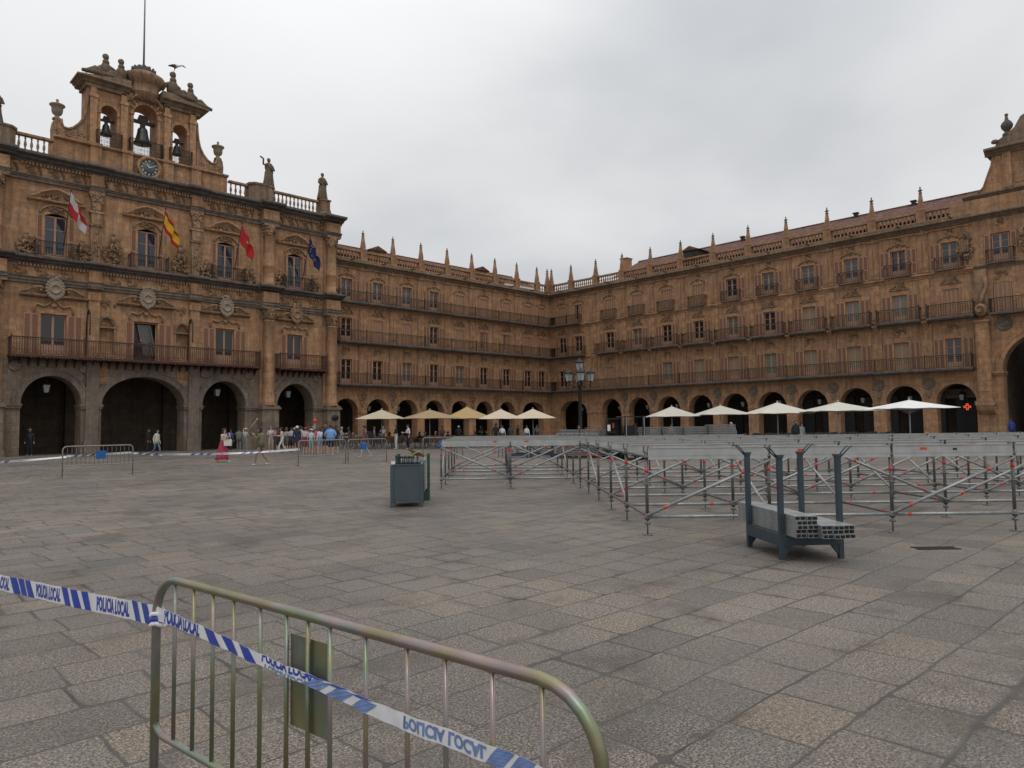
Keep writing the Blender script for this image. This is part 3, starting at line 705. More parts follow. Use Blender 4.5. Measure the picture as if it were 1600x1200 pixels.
mb=MB(); mb.quad((-16,5.5,0),(16,5.5,0),(16,5.5,7),(-16,5.5,7)); mb.quad((-16,1.5,6.5),(-16,5.5,6.5),(16,5.5,6.5),(16,1.5,6.5))
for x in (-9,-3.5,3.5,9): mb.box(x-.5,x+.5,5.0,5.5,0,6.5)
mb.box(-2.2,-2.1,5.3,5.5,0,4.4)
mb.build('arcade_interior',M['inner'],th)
# sandstone facing above the arches between the pilasters
mb=MB()
for a,b in ((-16,-13.9),(13.9,16)): pass
# column pedestals
COLX=(-15.35,-9.5,9.5,15.35)
for x in COLX:
    w=.72 if abs(x)<12 else .62
    s=MB(); s.box(-w,w,-.85,0,.45,3.25); s.box(-w-.08,w+.08,-.93,0,0,.45); s.box(-w-.12,w+.12,-1.0,0,3.25,3.42); s.box(-w-.05,w+.05,-.9,0,3.42,3.55)
    s.build('pedestal',M['plinth'],th,(x,0,0))
    s=MB(); s.lathe([(.62,3.55),(.62,3.68),(.52,3.74),(.56,3.82),(.47,3.9),(.47,5),(.45,8),(.42,10.55),(.47,10.6),(.44,10.68)],(0,-.38,0),16)
    s.box(-.68,.68,-.16,0,3.55,10.7)
    s.build('column',M['stone_th'],th,(x,0,0))
    s=MB(); s.lathe([(.43,10.68),(.5,11.0),(.46,11.02),(.58,11.35),(.5,11.38),(.66,11.58)],(0,-.38,0),12); s.box(-.72,.72,-.95,0,11.58,11.70)
    rd=random.Random(int(x*10))
    for k in range(26):
        a=rd.uniform(-.2,3.34); zz=rd.uniform(10.8,11.5); r=.48+.12*(zz-10.8)/.7; s.ball((-r*math.cos(a),-.38-r*math.sin(a),zz),.09,.09,.11,5,0,3)
    s.box(-.68,.68,-.2,0,10.7,11.5)
    s.build('capital',M['carved'],th,(x,0,0))
# pier pilasters between the arches (grey below the balcony, sandstone above)
for x in (-3.5,3.52):
    s=MB(); s.box(-.40,.40,-.25,0,.9,6.55); s.box(-.5,.5,-.36,0,0,.9); s.build('pilaster',M['grey'],th,(x,0,0))
    s=MB(); s.box(-.36,.36,-.18,0,6.65,10.9); s.box(-.25,.25,-.17,-.14,7.2,10.4); s.box(-.44,.44,-.24,0,10.9,11.5)
    for k in range(4): s.box(-.36+.2*k,-.26+.2*k,-.28,-.24,10.95,11.4)
    s.build('pilaster',M['stone_th'],th,(x,0,0))
    # herm pilaster above
    s=MB(); s.prism([(-.26,13.65),(.26,13.65),(.36,16.3),(-.36,16.3)],-.22,0); s.box(-.42,.42,-.3,0,16.3,16.42); s.prism([(-.3,16.42),(.3,16.42),(.36,17.2),(-.36,17.2)],-.34,0); s.box(-.46,.46,-.4,0,17.2,17.34)
    s.prism([(-.22,17.34),(.22,17.34),(.42,18.5),(-.42,18.5)],-.36,0); s.box(-.5,.5,-.42,0,18.5,18.74)
    rd=random.Random(3)
    for k in range(18): s.ball((rd.uniform(-.4,.4),-.36,rd.uniform(17.4,18.6)),.11,.1,.12,5,0,3)
    for k in range(8): s.ball((rd.uniform(-.2,.2),-.23,rd.uniform(14,16)),.1,.07,.14,5,0,3)
    s.build('pilaster',M['carved'],th,(x,0,0))
for x in COLX:
    s=MB(); s.box(-.62,.62,-.14,0,13.6,18.6); s.lathe([(.52,13.6),(.52,13.75),(.45,13.85),(.45,15.2),(.49,15.25),(.43,15.35),(.40,17.7),(.44,17.75)],(0,-.3,0),14)
    s.build('column',M['stone_th'],th,(x,0,0))
    s=MB(); s.lathe([(.41,17.75),(.46,18.1),(.55,18.4),(.62,18.6)],(0,-.3,0),12); s.box(-.66,.66,-.85,0,18.6,18.74)
    rd=random.Random(int(x*7))
    for k in range(24):
        a=rd.uniform(-.2,3.34); zz=rd.uniform(17.8,18.5); r=.44+.14*(zz-17.8)/.7; s.ball((-r*math.cos(a),-.3-r*math.sin(a),zz),.09,.09,.11,5,0,3)
    s.build('capital',M['carved'],th,(x,0,0))
# sandstone upper walls
TW=[(-12.1,1.35),(-5.95,1.55),(0,1.65),(5.95,1.5),(12.0,1.4)]
o1=[(x-w/2,x+w/2,6.75,9.68) for x,w in TW]
nich=[(-2.65-.5,-2.65+.5,7.3,9.75,.5),(2.65-.5,2.65+.5,7.3,9.75,.5)]
o2=[(x-.68,x+.68,13.62,16.75,.2) for x,w in TW]
mb=MB(); wall_band(mb,-16,16,6.6,13.4,o1+nich,rev=.3); wall_band(mb,-16,16,13.4,20.4,o2,rev=.3)
mb.quad((-16,.75,6.6),(-16,.75,20.4),(16,.75,20.4),(16,.75,6.6),1)
for x in (-2.65,2.65): mb.quad((x-.52,.3,7.25),(x+.52,.3,7.25),(x+.52,.3,9.9),(x-.52,.3,9.9),0)
mb.build('wall',[M['stone_th'],M['shop']],th)
for x in (-2.65,2.65):
    s=MB(); archivolt(s,x,.5,9.3,.47,.14,-.09,0); s.box(x-.66,x+.66,-.12,.29,9.02,9.12); s.box(x-.64,x-.5,-.09,0,7.3,9.3); s.box(x+.5,x+.64,-.09,0,7.3,9.3); s.build('niche_frame',M['carved'],th)
mb=MB(); mb.box(-16,16,7.5,7.7,0,20.4); mb.quad((-16,0,20.45),(16,0,20.45),(16,7.7,20.45),(-16,7.7,20.45)); mb.build('rear_wall',M['stone_th'],th)
mb=MB(); mb.quad((16,1.5,0),(16,7.6,0),(16,7.6,20.4),(16,1.5,20.4)); mb.quad((-16,7.6,0),(-16,1.5,0),(-16,1.5,20.4),(-16,7.6,20.4)); mb.build('side_wall',M['stone_th'],th)
# sandstone cladding in arch spandrels
for x in (-2.95+.15,2.8): pass
TK='ccsss'
for i,(x,w) in enumerate(TW):
    if x==0:
        fr=MB(); fr.box(-.82,-.74,-.04,.04,0,2.93); fr.box(.74,.82,-.04,.04,0,2.93); fr.box(-.74,.74,-.04,.04,2.84,2.93)
        o=fr.build('balcony_door',M['wood'],th,(x,.2,6.75)); 
        MB().box(-.74,.74,.35,.37,0,2.84).build('dark_room',M['shop'],o)
        cu=MB(); n=8
        for k in range(n):
            a=-.25+k*.12; b=a+.12; cu.quad((a+.25,.2+.03*(k%2),.5),(b+.25*.9,.2+.03*((k+1)%2),.5),(b-.25,.2+.03*((k+1)%2),2.8),(a-.25,.2+.03*(k%2),2.8))
        cu.build('curtain',M['g_curtain'],o)
        for sx in (-1,1):
            for kk in range(2 if sx>0 else 1):
                shared(('l',.44,2.9),lambda:shutter_leaf(.44,2.9),[M['wood'],M['louver']],'shutter',o,((.92+kk*.48) if sx>0 else -.92-.44,-.215,0))
    else:
        make_window(th,x,6.75,w,2.93,'d',y=.2,leaf=.42,leaves=2 if x<8 else 1,kick=.85,bars=1)
    make_window(th,x,13.62,1.36,2.95,'s',y=.2,leaf=.36,leaves=1,kick=.3,bars=3)
    # surround, wavy hood, broken pediment, shield
    s=MB(); s.tube([(a*1.0,-.08,z) for a,z in ((-1.15,9.75),(-1.15,10.15),(-1.0,10.35),(-.6,10.2),(-.35,10.35),(-.2,10.52),(0,10.58),(.2,10.52),(.35,10.35),(.6,10.2),(1.0,10.35),(1.15,10.15),(1.15,9.75))],.075,6)
    s.ball((0,-.1,10.3),.2,.12,.18,8); s.box(-w/2-.12,w/2+.12,-.09,0,9.70,9.82); s.box(-w/2-.13,-w/2,-.07,0,6.75,9.70); s.box(w/2,w/2+.13,-.07,0,6.75,9.70)
    s.build('window_surround',M['stone_th'],th,(x,0,0))
    pw=2.0 if abs(x)<10 else 1.75
    s=MB(); mould(s,-pw,pw,[(.0,10.78),(-.28,10.82),(-.36,10.9),(-.36,10.98),(0,11.0)])
    for sg in (-1,1):
        P=[(sg*(pw-.1),11.02),(sg*(pw-.45),11.25),(sg*(pw-.9),11.48),(sg*(pw-1.2),11.5),(sg*(pw-1.38),11.36),(sg*(pw-1.25),11.22),(sg*(pw-1.12),11.32)]
        s.tube([(a,-.22,z) for a,z in P],.1,6)
    s.build('pediment',M['carved'],th,(x,0,0))
    s=MB(); s.prism([(-.42,11.9),(-.52,11.5),(-.46,11.1),(-.2,10.75),(0,10.6),(.2,10.75),(.46,11.1),(.52,11.5),(.42,11.9),(0,12.1)],-.42,-.0)
    s.lathe([(.36,0),(.36,.06),(.28,.09),(.26,.03)],(0,-.42,11.4),12,ax='y')
    rd=random.Random(9+i)
    for k in range(20):
        a=k/20*6.28; s.ball((.52*math.cos(a),-.36,11.42+.66*math.sin(a)),.12,.12,.12,5,0,3)
    for k in range(6): s.ball((rd.uniform(-.35,.35),-.36,rd.uniform(12.05,12.35)),.14,.14,.14,5,0,3)
    s.build('shield',M['pale'] if abs(x)<10 else M['carved'],th,(x,0,0))
    # upper window head and segmental pediment
    s=MB(); s.tube([(1.0*math.sin(t)*1.0,-.08,16.55+.75*math.cos(t)) for t in [k*.26-1.45 for k in range(12)]],.07,6)
    s.box(-.82,-.69,-.07,0,13.65,16.6); s.box(.69,.82,-.07,0,13.65,16.6)
    s.build('window_surround',M['stone_th'],th,(x,0,0))
    s=MB(); mould(s,-1.75,1.75,[(.0,17.42),(-.22,17.46),(-.3,17.52),(-.3,17.6),(0,17.62)])
    P=[(-1.7,17.62),(-1.3,17.8),(-.8,18.15),(-.3,18.35),(0,18.4),(.3,18.35),(.8,18.15),(1.3,17.8),(1.7,17.62)]
    s.tube([(a,-.2,z) for a,z in P],.1,6); s.build('pediment',M['stone_th'],th,(x,0,0))
    shared(('tymp',),lambda:scatter_relief(11,.85,.3,22,.14,.12),M['carved'],'relief_ornament',th,(x,-.06,17.85))
    shared(('wrel',),lambda:scatter_relief(12,.55,.2,14,.12,.1),M['carved'],'relief_ornament',th,(x,-.04,17.0))
    # upper railing
    s=MB(); s.box(-1.3,1.3,-.78,-.0,-.1,.0)
    rl=railing(-1.3,1.3,13.57,1.0,.74,-.0,posts=[-1.3,1.3]); rl.build('railing',M['iron'],th,(x,0,0))
def cherub_relief(seed,h=2.2):
    rd=random.Random(seed); s=MB()
    s.ball((0,-.22,h*.95),.13,.13,.15,7); s.ball((0,-.2,h*.78),.2,.16,.25,7); s.tube([(-.18,-.2,h*.85),(-.4,-.25,h*.7),(-.3,-.28,h*.55)],.06,6); s.tube([(.18,-.2,h*.85),(.38,-.25,h*.75),(.45,-.25,h*.9)],.06,6)
    s.tube([(-.08,-.22,h*.65),(-.2,-.35,h*.55),(-.15,-.3,h*.4)],.08,6); s.tube([(.08,-.22,h*.65),(.22,-.35,h*.55),(.25,-.3,h*.38)],.08,6)
    for k in range(34):
        z=rd.uniform(0,h*.6); w=(.75-.5*z/h)*1.0; s.ball((rd.uniform(-w,w),-.12-.14*rd.random(),z),.13*rd.uniform(.6,1.2),.12,.13*rd.uniform(.6,1.2),6,0,4)
    for k in range(7):
        x,z=rd.uniform(-.6,.6),rd.uniform(.1,h*.55); a0=rd.uniform(0,6); s.tube([(x+.22*math.cos(a0+t*.7),-.22,z+.22*math.sin(a0+t*.7)) for t in range(7)],.05,5)
    return s
for x,sd_ in ((-2.35,1),(2.35,2)): cherub_relief(sd_,2.4).build('relief_sculpture',M['carved'],th,(x,-.02,13.6))
for x,sd_ in ((-7.7,3),(-4.35,4),(4.35,5),(7.75,6),(10.6,7),(13.6,8)): cherub_relief(sd_,1.5).build('relief_sculpture',M['carved'],th,(x,-.02,13.6))
for x in (-2.65,2.65): shared(('garl',),lambda:scatter_relief(17,.6,.25,14,.08,.1),M['carved'],'relief_ornament',th,(x,-.02,10.75))
# entablatures: grey band, frieze, dentils, big projecting cornice; they step forward over the columns
def entab(z0,z1,z2,z3,p,name):
    a=MB(); mould(a,-16.1,16.1,[(.0,z0),(-.16,z0),(-.18,z0+.15),(-.26,z0+.2),(-.26,z1-.1),(-.34,z1-.04),(-.34,z1),(0,z1)])
    for x in COLX: 
        x0,x1=x-.75,x+.75; mould(a,x0,x1,[(-.1,z0+.003),(-.78,z0+.003),(-.80,z0+.15),(-.88,z0+.2),(-.88,z1-.1),(-.96,z1-.04),(-.96,z1+.003),(-.1,z1+.003)])
    for x in (-3.5,3.52): mould(a,x-.5,x+.5,[(-.1,z0-.003),(-.42,z0-.003),(-.5,z0+.2),(-.5,z1-.1),(-.58,z1+.003),(-.1,z1+.003)])
    a.build('architrave',M['grey'],th)
    f=MB(); f.box(-16.05,16.05,-.12,0,z1,z2)
    for x in COLX: f.box(x-.68,x+.68,-.8,-.12,z1+.004,z2)
    for x in (-3.5,3.52): f.box(x-.42,x+.42,-.42,-.12,z1+.004,z2)

    c=MB(); mould(c,-16.3,16.3,cornice_prof(z2,z3,p))
    for x in COLX: mould(c,x-1.05,x+1.05,cornice_prof(z2+.004,z3+.012,p+.5))
    for x in (-3.5,3.52): mould(c,x-.8,x+.8,cornice_prof(z2+.003,z3+.008,p+.22))
    c.build('cornice',M['dark_ledge'],th)
    d=f; n=150
    for i in range(n):
        x=-16+32*i/n
        if any(abs(x-q)<1.2 for q in COLX): continue
        d.box(x,x+.11,-.32,-.12,z2-.16,z2-.004)
    d.build('frieze',M['stone_th'],th)
entab(11.70,12.15,13.0,13.56,.72,'mid'); entab(18.75,19.1,19.95,20.62,.85,'top')
for k,x in enumerate([-14,-12.6,-11,-8,-6.8,-5.2,-2.2,-1.1,1.2,2.3,4.8,6,7.2,8.2,11,12.2,13.6]):
    shared(('fr',),lambda:scatter_relief(21,.38,.3,10,.08,.1),M['carved'],'relief_ornament',th,(x,-.13,12.55))
for k in range(22):
    x=-15+30*(k+.5)/22
    shared(('fr2',),lambda:scatter_relief(22,.6,.26,16,.08,.1,'box'),M['carved'],'relief_ornament',th,(x,-.13,19.5))
# round medallions by the arches
for x,big in ((-8.1,0),(-3.95+.0,0),(-4.3,0),(4.4,0),(7.95,0),(10.1,0),(14.1,0),(-14.1,0),(-10.1,0)):
    if x==-4.3: continue
    s=MB(); s.lathe([(.38,0),(.38,.1),(.3,.14),(.27,.1),(.1,.16)],(0,-.02,0),14,ax='y'); s.build('medallion',M['plinth'],th,(x,0,6.05))
for x in (-2.9,2.9):
    s=MB(); s.box(-.55,.45 if x<0 else .55,-.03,0,-1.0,.5); s.lathe([(.42,0),(.42,.08),(.36,.1),(.33,.04)],(0,-.03,-.1),16,ax='y'); s.ball((0,-.05,0),.14,.1,.18,7); s.ball((0,-.05,-.25),.2,.08,.12,7); s.build('medallion',M['stone_th'],th,(x*.99,0,6.0))
# balconies with heavy rust brown railings
def big_balcony(x0,x1,p=1.05):
    s=MB(); s.box(x0,x1,-p,0,6.60,6.76)
    n=int((x1-x0)/.55)
    for i in range(n+1):
        x=x0+.12+(x1-x0-.24)*i/n; s.prism([(0,6.6),(-p+.05,6.6),(-p+.15,6.48),(-.4,6.42),(-.1,6.15),(0,6.05)],x-.045,x+.045,0,'yz')
    rd=random.Random(5)
    for i in range(int((x1-x0)/.18)): s.ball((x0+.1+i*.18,-p+.0,6.58+rd.uniform(-.03,.03)),.06,.05,.07,5,0,3)
    o=s.build('balcony',M['rust'],th)
    r=railing(x0+.05,x1-.05,6.76,1.16,p-.06,0,sp=.15,r=.014,posts=[x0+.05,x1-.05]+[x0+(x1-x0)*k/4 for k in range(1,4) if x1-x0>8])
    k=0; x=x0+.2
    while x<x1-.2:
        r.tube([(x+.13*math.cos(t*.9),-p+.055,6.98+.13*math.sin(t*.9)) for t in range(8)],.016,4); x+=.32
    r.box(x0,x1,-p-.0,-p+.1,7.88,7.95)
    r.build('railing',M['rust'],o)
big_balcony(-8.55,8.55); big_balcony(9.5+.72,15.35-.72-.0); big_balcony(-15.35+.72,-9.5-.72)
for x in (-3.95,3.05):   # wrought iron lamp brackets
    s=MB(); s.tube([(x,-.1,7.0),(x,-.12,9.2),(x,-.3,9.9),(x-.0,-.7,10.15),(x,-1.0,9.9),(x,-1.05,9.4),(x,-1.05,8.3)],.035,6)
    for t in range(3): s.tube([(x,-.4-.2*t+.14*math.cos(q*.9),9.95+.14*math.sin(q*.9)) for q in range(8)],.025,5)
    s.build('wrought_bracket',M['iron'],th)
# sandstone plaque on the right hand pedestal
s=MB(); s.lathe([(.36,0),(.36,.04),(.33,.06),(.02,.05)],(0,0,0),18,ax='y',sx=1.0,sy=.72); s.build('oval_plaque',M['shop'],th,(15.45,-.86,2.55))
for i,(x,nm) in enumerate(((-5.95,'left'),(0,'middle'),(5.95,'right'),(12.1,'far right'))):
    if i!=1: make_lantern((TX+x-.1,TY+1.2,4.45),0,'large pale glass lantern hanging in the %s arch of the town hall'%({0:'left',2:'third',3:'rightmost'}[i]),'lanterns hanging in the town hall arches',.9,1.25)
# ---- top balustrades, pedestals, statues
def th_bal(x0,x1):
    n=int((x1-x0)/.36); baluster_row(x0,x1,20.72,21.95,-.16,.16,n).build('balustrade',M['carved'],th,(0,.1,0))
th_bal(9.95,14.3); th_bal(6.15,7.75); th_bal(-8.4,-6.2); th_bal(-14.3,-10.9)
for x0,x1 in ((7.78,9.92),(-10.85,-8.45)):
    s=MB(); P=[(x0,.6),(x0,-.2),(x0+.35,-.6),((x0+x1)/2,-.72),(x1-.35,-.6),(x1,-.2),(x1,.6)]
    s.prism(P,20.62,21.95,0,'xy'); s.prism([(a+(.08 if a>(x0+x1)/2 else -.08),b-.06) for a,b in P],21.95,22.1,0,'xy'); s.build('pedestal',M['ledge'],th)
for x in (14.75,-14.75):
    s=MB(); s.box(-.42,.42,-.42,.42,20.62,21.95); s.box(-.5,.5,-.5,.5,21.95,22.08); s.prism([(.42,20.7),(.85,20.7),(.6,21.4),(.42,22.0)],-.1,.3); s.build('pedestal',M['carved'],th,(x,0,0))
def statue_standing(x,z,h,raised=False,seed=0,parent=th,y=0,rz=0):
    s=MB(); rd=random.Random(seed); k=h/2.4
    # draped body
    s.lathe([(.50*k,0),(.46*k,.25*k),(.36*k,.8*k),(.33*k,1.15*k),(.27*k,1.32*k),(.33*k,1.55*k),(.34*k,1.75*k),(.27*k,1.92*k),(.12*k,2.0*k),(.08*k,2.05*k)],(0,0,0),12,sx=1,sy=.72)
    for i in range(9):
        a=i*.7; s.tube([(.45*k*math.cos(a),.32*k*math.sin(a),.05),(.33*k*math.cos(a+.2),.24*k*math.sin(a+.2),.7*k),(.28*k*math.cos(a+.3),.2*k*math.sin(a+.3),1.25*k)],.055*k,5)
    s.ball((0,-.02,2.2*k),.13*k,.15*k,.18*k,8); s.ball((0,.03,2.26*k),.15*k,.14*k,.15*k,8)
    if raised: s.tube([(-.3*k,0,1.8*k),(-.5*k,-.1,1.75*k),(-.52*k,-.15,2.2*k),(-.8*k,-.2,2.3*k)],.075*k,6)
    else: s.tube([(-.3*k,0,1.8*k),(-.42*k,-.1,1.45*k),(-.15*k,-.25,1.35*k)],.08*k,6)
    s.tube([(.3*k,0,1.8*k),(.42*k,-.08,1.45*k),(.12*k,-.26,1.4*k)],.08*k,6)
    s.tube([(-.25*k,-.2*k,1.8*k),(.1*k,-.25*k,1.5*k),(.3*k,-.1*k,1.2*k)],.06*k,6)
    o=s.build('statue',M['figure'],parent,(x,y,z),(0,0,rz)); return o
statue_standing(9.55,22.1,2.55,True,1); statue_standing(14.62,22.08,2.5,False,2); statue_standing(-9.6,22.1,2.5,False,3); statue_standing(-14.7,22.08,2.5,False,4)
# ---- attic and bell gable (set back one metre)
GY=.9
mb=MB(); mb.box(-6.15,6.1,.25,2.0,20.6,22.2); mb.build('attic',M['stone_th'],th)
mb=MB()
for x in (-3.55,-1.45,1.45,3.55):
    mb.box(x-.36,x+.36,-.0,.25,20.66,22.2)
mould(mb,-6.2,6.15,[(.3,22.2),(.12,22.2),(.02,22.28),(.02,22.38),(.3,22.4)]); 
for x in (-3.55,-1.45,1.45,3.55): mb.box(x-.42,x+.42,-.1,.28,22.2,22.42)
mb.box(-6.15,6.1,.3,2.0,22.2,22.4)
mb.build('attic_moulding',M['stone_th'],th)
BA=[(-2.55,.56,25.2-.0,.58),(0,.86,25.75,.86),(2.55,.56,25.2,.58)]
# gable wall with three through openings
mb=MB()
def gable():
    y0,y1=GY,GY+1.75; zb=22.4; zt=27.3
    for yy,fl in ((y0,0),(y1,1)):
        px=-3.95
        def q(a,b,c,d):
            if fl: a,b,c,d=d,c,b,a
            mb.quad(*[(p[0],yy,p[1]) for p in (a,b,c,d)])
        for cx,rx,zs,rz_ in BA:
            q((px,zb),(cx-rx,zb),(cx-rx,zt),(px,zt)); P=arc_pts(cx,zs,rx,rz_)
            for a,b in zip(P,P[1:]): q(a,b,(b[0],zt),(a[0],zt))
            px=cx+rx
        q((px,zb),(3.85,zb),(3.85,zt),(px,zt))
    for cx,rx,zs,rz_ in BA:
        P=[(cx-rx,zb)]+arc_pts(cx,zs,rx,rz_)+[(cx+rx,zb)]
        for a,b in zip(P,P[1:]): mb.quad((a[0],y0,a[1]),(a[0],y1,a[1]),(b[0],y1,b[1]),(b[0],y0,b[1]))
    mb.quad((-3.95,y1,zb),(-3.95,y0,zb),(-3.95,y0,zt),(-3.95,y1,zt)); mb.quad((3.85,y0,zb),(3.85,y1,zb),(3.85,y1,zt),(3.85,y0,zt))
    mb.quad((-3.95,y0,zt),(3.85,y0,zt),(3.85,y1,zt),(-3.95,y1,zt))
gable(); mb.build('bell_gable',M['stone_th'],th)
for cx,rx,zs,rz_ in BA:
    s=MB(); archivolt(s,cx,rx,zs,rz_,.2,GY-.1,GY)
    for sg in (-1,1): s.box(cx+sg*(rx+.1)-.14,cx+sg*(rx+.1)+.14,GY-.16,GY,zs-.12,zs+.02); s.box(cx+sg*(rx+.1)-.1,cx+sg*(rx+.1)+.1,GY-.1,GY,22.4,zs-.12)
    s.build('archivolt',M['stone_th'],th)
for x in (-3.6,-1.55,1.55,3.5):
    s=MB(); s.box(-.24,.24,-.22,0,22.4,26.1); s.box(-.3,.3,-.28,0,26.1,26.32); s.box(-.2,.2,-.2,0,26.32,27.0); s.box(-.32,.32,-.3,0,22.4,22.7); s.build('pilaster',M['stone_th'],th,(x,GY,0))
# shell pediment over the middle opening
s=MB(); P=[(-1.25,26.55)]+[(-1.25+.18*k,26.55+.95*math.sin(k/7*1.57)) for k in range(1,7)]+[(0,27.6)]
P=P+[(-a,b) for a,b in reversed(P[:-1])]
s.tube([(a,GY-.2,b) for a,b in P],.09,6)
for k in range(9):
    a=.35+2.44*k/8; s.tube([(.95*math.cos(a),GY-.1,25.75+.95*math.sin(a)),(1.2*math.cos(a),GY-.12,25.85+1.45*math.sin(a))],.06,5)
s.build('shell_hood',M['carved'],th)
# entablature of gable, left and right blocks with raking outer ends
for sg,cx in ((-1,-2.75),(1,2.7)):
    s=MB()
    a,b=(cx-1.4,cx+1.35)
    s.box(a,b,GY-.2,GY+1.7,26.85,27.12); mould(s,a-.25,b+.2,[(GY+1.8,27.12),(GY-.3,27.12),(GY-.42,27.26),(GY-.72,27.36),(GY-.72,27.47),(GY+1.8,27.47)])
    o_=-1 if sg<0 else 1; e_=a-.25 if sg<0 else b+.2
    for k,(zz,ex) in enumerate(((27.12,.10),(27.24,.22),(27.36,.38))): s.box(min(e_,e_+o_*ex),max(e_,e_+o_*ex),GY-.3-.15*k,GY+1.6,zz,zz+.115)
    # raking top
    hi=(b+.2) if sg<0 else (a-.25); lo=(a-.85) if sg<0 else (b+.8)
    lo+=(.22 if sg<0 else -.22); s.prism([(lo,27.475),(hi,27.475),(hi,27.95),(hi-.8,27.95),(hi-1.6,27.75)] if sg<0 else [(hi,27.475),(lo,27.475),(hi+1.6,27.75),(hi+.8,27.95),(hi,27.95)],GY-.55,GY+1.4)
    s.build('gable_cornice',M['ledge'],th)
# turret
s=MB(); s.lathe([(1.15,26.9),(1.15,27.5),(1.2,27.55),(1.1,27.6),(1.1,28.2),(1.2,28.3),(1.38,28.5),(1.52,28.75),(1.5,28.95),(1.2,29.1),(.95,29.2),(.9,29.3),(.3,29.35)],(0,GY+.65,0),20); s.build('turret',M['carved'],th)
s=MB(); s.lathe([(.78,29.2),(.78,29.55),(.62,29.6),(.55,29.8),(.15,29.85),(.1,30.1)],(0,GY+.65,0),12)
for k in range(14): 
    a=k*2*math.pi/14; s.box(.8*math.cos(a)-.07,.8*math.cos(a)+.07,GY+.65+.8*math.sin(a)-.07,GY+.65+.8*math.sin(a)+.07,29.2,29.68)
s.build('turret_crown',M['dark_ledge'],th)
MB().tube([(0,GY+.65,29.8),(0,GY+.65,33),(0,GY+.65,38.5)],.06,8,rs=[.075,.06,.035]).build('mast',M['galv_dark'],th)
# side scrolls, urns
for sg,x0 in ((-1,-3.95),(1,3.85)):
    P=[(0,22.4),(0,26.3)]+[(2.05-2.05*math.sin(t)*1.0,25.35-2.3*math.cos(t)+.0) for t in [1.57-.0-k*.157 for k in range(0,9)]][0:0]
    curve=[(.0,26.3),(.05,25.6),(.12,25.0),(.25,24.4),(.5,23.9),(.85,23.5),(1.2,23.3),(1.5,23.35),(1.62,23.6),(1.65,24.0-.1)]
    poly=[(0,22.4)]+curve+[(1.9,23.95),(2.1,23.7),(2.18,23.2),(2.15,22.4)]
    s=MB(); s.prism([(x0+sg*a,b) for a,b in (poly if sg>0 else reversed(poly))],GY-.05,GY+.7)
    s.tube([(x0+sg*a,GY-.08,b) for a,b in curve],.09,5)
    rd=random.Random(31)
    for k in range(40):
        a,b=rd.uniform(.15,2.0),rd.uniform(22.5,23.2); s.ball((x0+sg*a,GY-.05,b),.1,.06,.09,5,0,3)
    s.build('side_scroll',M['carved'],th)
    s=MB(); s.lathe([(.3,0),(.3,.12),(.16,.22),(.14,.32),(.3,.45),(.36,.65),(.36,.9),(.40,.95),(.50,1.05),(.50,1.12),(.3,1.2),(.1,1.28),(.08,1.45),(.1,1.5),(.02,1.55)],(0,0,0),12)
    s.build('urn',M['pale'],th,(x0+sg*1.85,GY+.3,23.85))
# reclining figures and busts on the gable
def recliner(x,z,sg,seed,k=1.0):
    s=MB(); s.ball((0,0,.55*k),.36*k,.3*k,.5*k,9); s.ball((0,-.05,1.05*k),.2*k,.17*k,.2*k,8); s.ball((0,-.02,1.38*k),.17*k,.19*k,.21*k,9); s.ball((0,.05,1.43*k),.19*k,.18*k,.17*k,8)
    s.tube([(0,0,.9*k),(sg*.4*k,-.1,.7*k),(sg*.62*k,-.15,.25*k)],.1*k,6,rs=[.13*k,.11*k,.08*k]); s.tube([(0,0,.9*k),(-sg*.35*k,-.1,.65*k),(-sg*.3*k,-.3,.3*k)],.1*k,6)
    s.tube([(0,0,.3*k),(-sg*.6*k,-.2,.42*k),(-sg*1.1*k,-.2,.12*k)],.15*k,7,rs=[.24*k,.2*k,.12*k]); s.tube([(0,-.1,.25*k),(-sg*.7*k,-.3,.2*k),(-sg*1.3*k,-.3,.1*k)],.15*k,7,rs=[.22*k,.17*k,.1*k])
    s.build('statue',M['figure'],th,(x,GY+.1,z))
recliner(-2.8,27.75,1,1,1.25); recliner(-1.75,27.8,1,2,1.2); recliner(2.0,27.85,-1,3,1.35); recliner(3.35,27.55,-1,4,1.25)
# bells (hang free: things of their own) with yokes
def bell(x,z,k,label):
    b=empty('bell',(TX+x,TY+GY+.65,z)); tag(b,label,'bell','bells in the gable')
    MB().lathe([(.5*k,0),(.47*k,.06*k),(.38*k,.25*k),(.30*k,.6*k),(.27*k,.85*k),(.2*k,.95*k),(.05*k,1.0*k)],(0,0,0),16).build('bell_body',M['bronze'],b)
    MB().tube([(0,0,.8*k),(0,0,-.05*k)],.04*k,6).ball((0,0,-.06*k),.08*k,n=6).build('clapper',M['iron'],b)
    s=MB(); s.box(-.12*k,.12*k,-.12*k,.12*k,.98*k,1.2*k); s.box(-.62*k,.62*k,-.09*k,.09*k,1.2*k,1.38*k); s.prism([(-.3*k,1.38*k),(.3*k,1.38*k),(.2*k,1.7*k),(-.2*k,1.7*k)],-.08*k,.08*k); s.build('yoke',M['iron'],b)
bell(-2.55,23.75,.85,'smaller bell hanging in the left opening of the bell gable'); bell(0,23.75,1.32,'largest bell, in the middle opening of the bell gable'); bell(2.55,23.55,.78,'smallest bell hanging in the right opening of the bell gable')
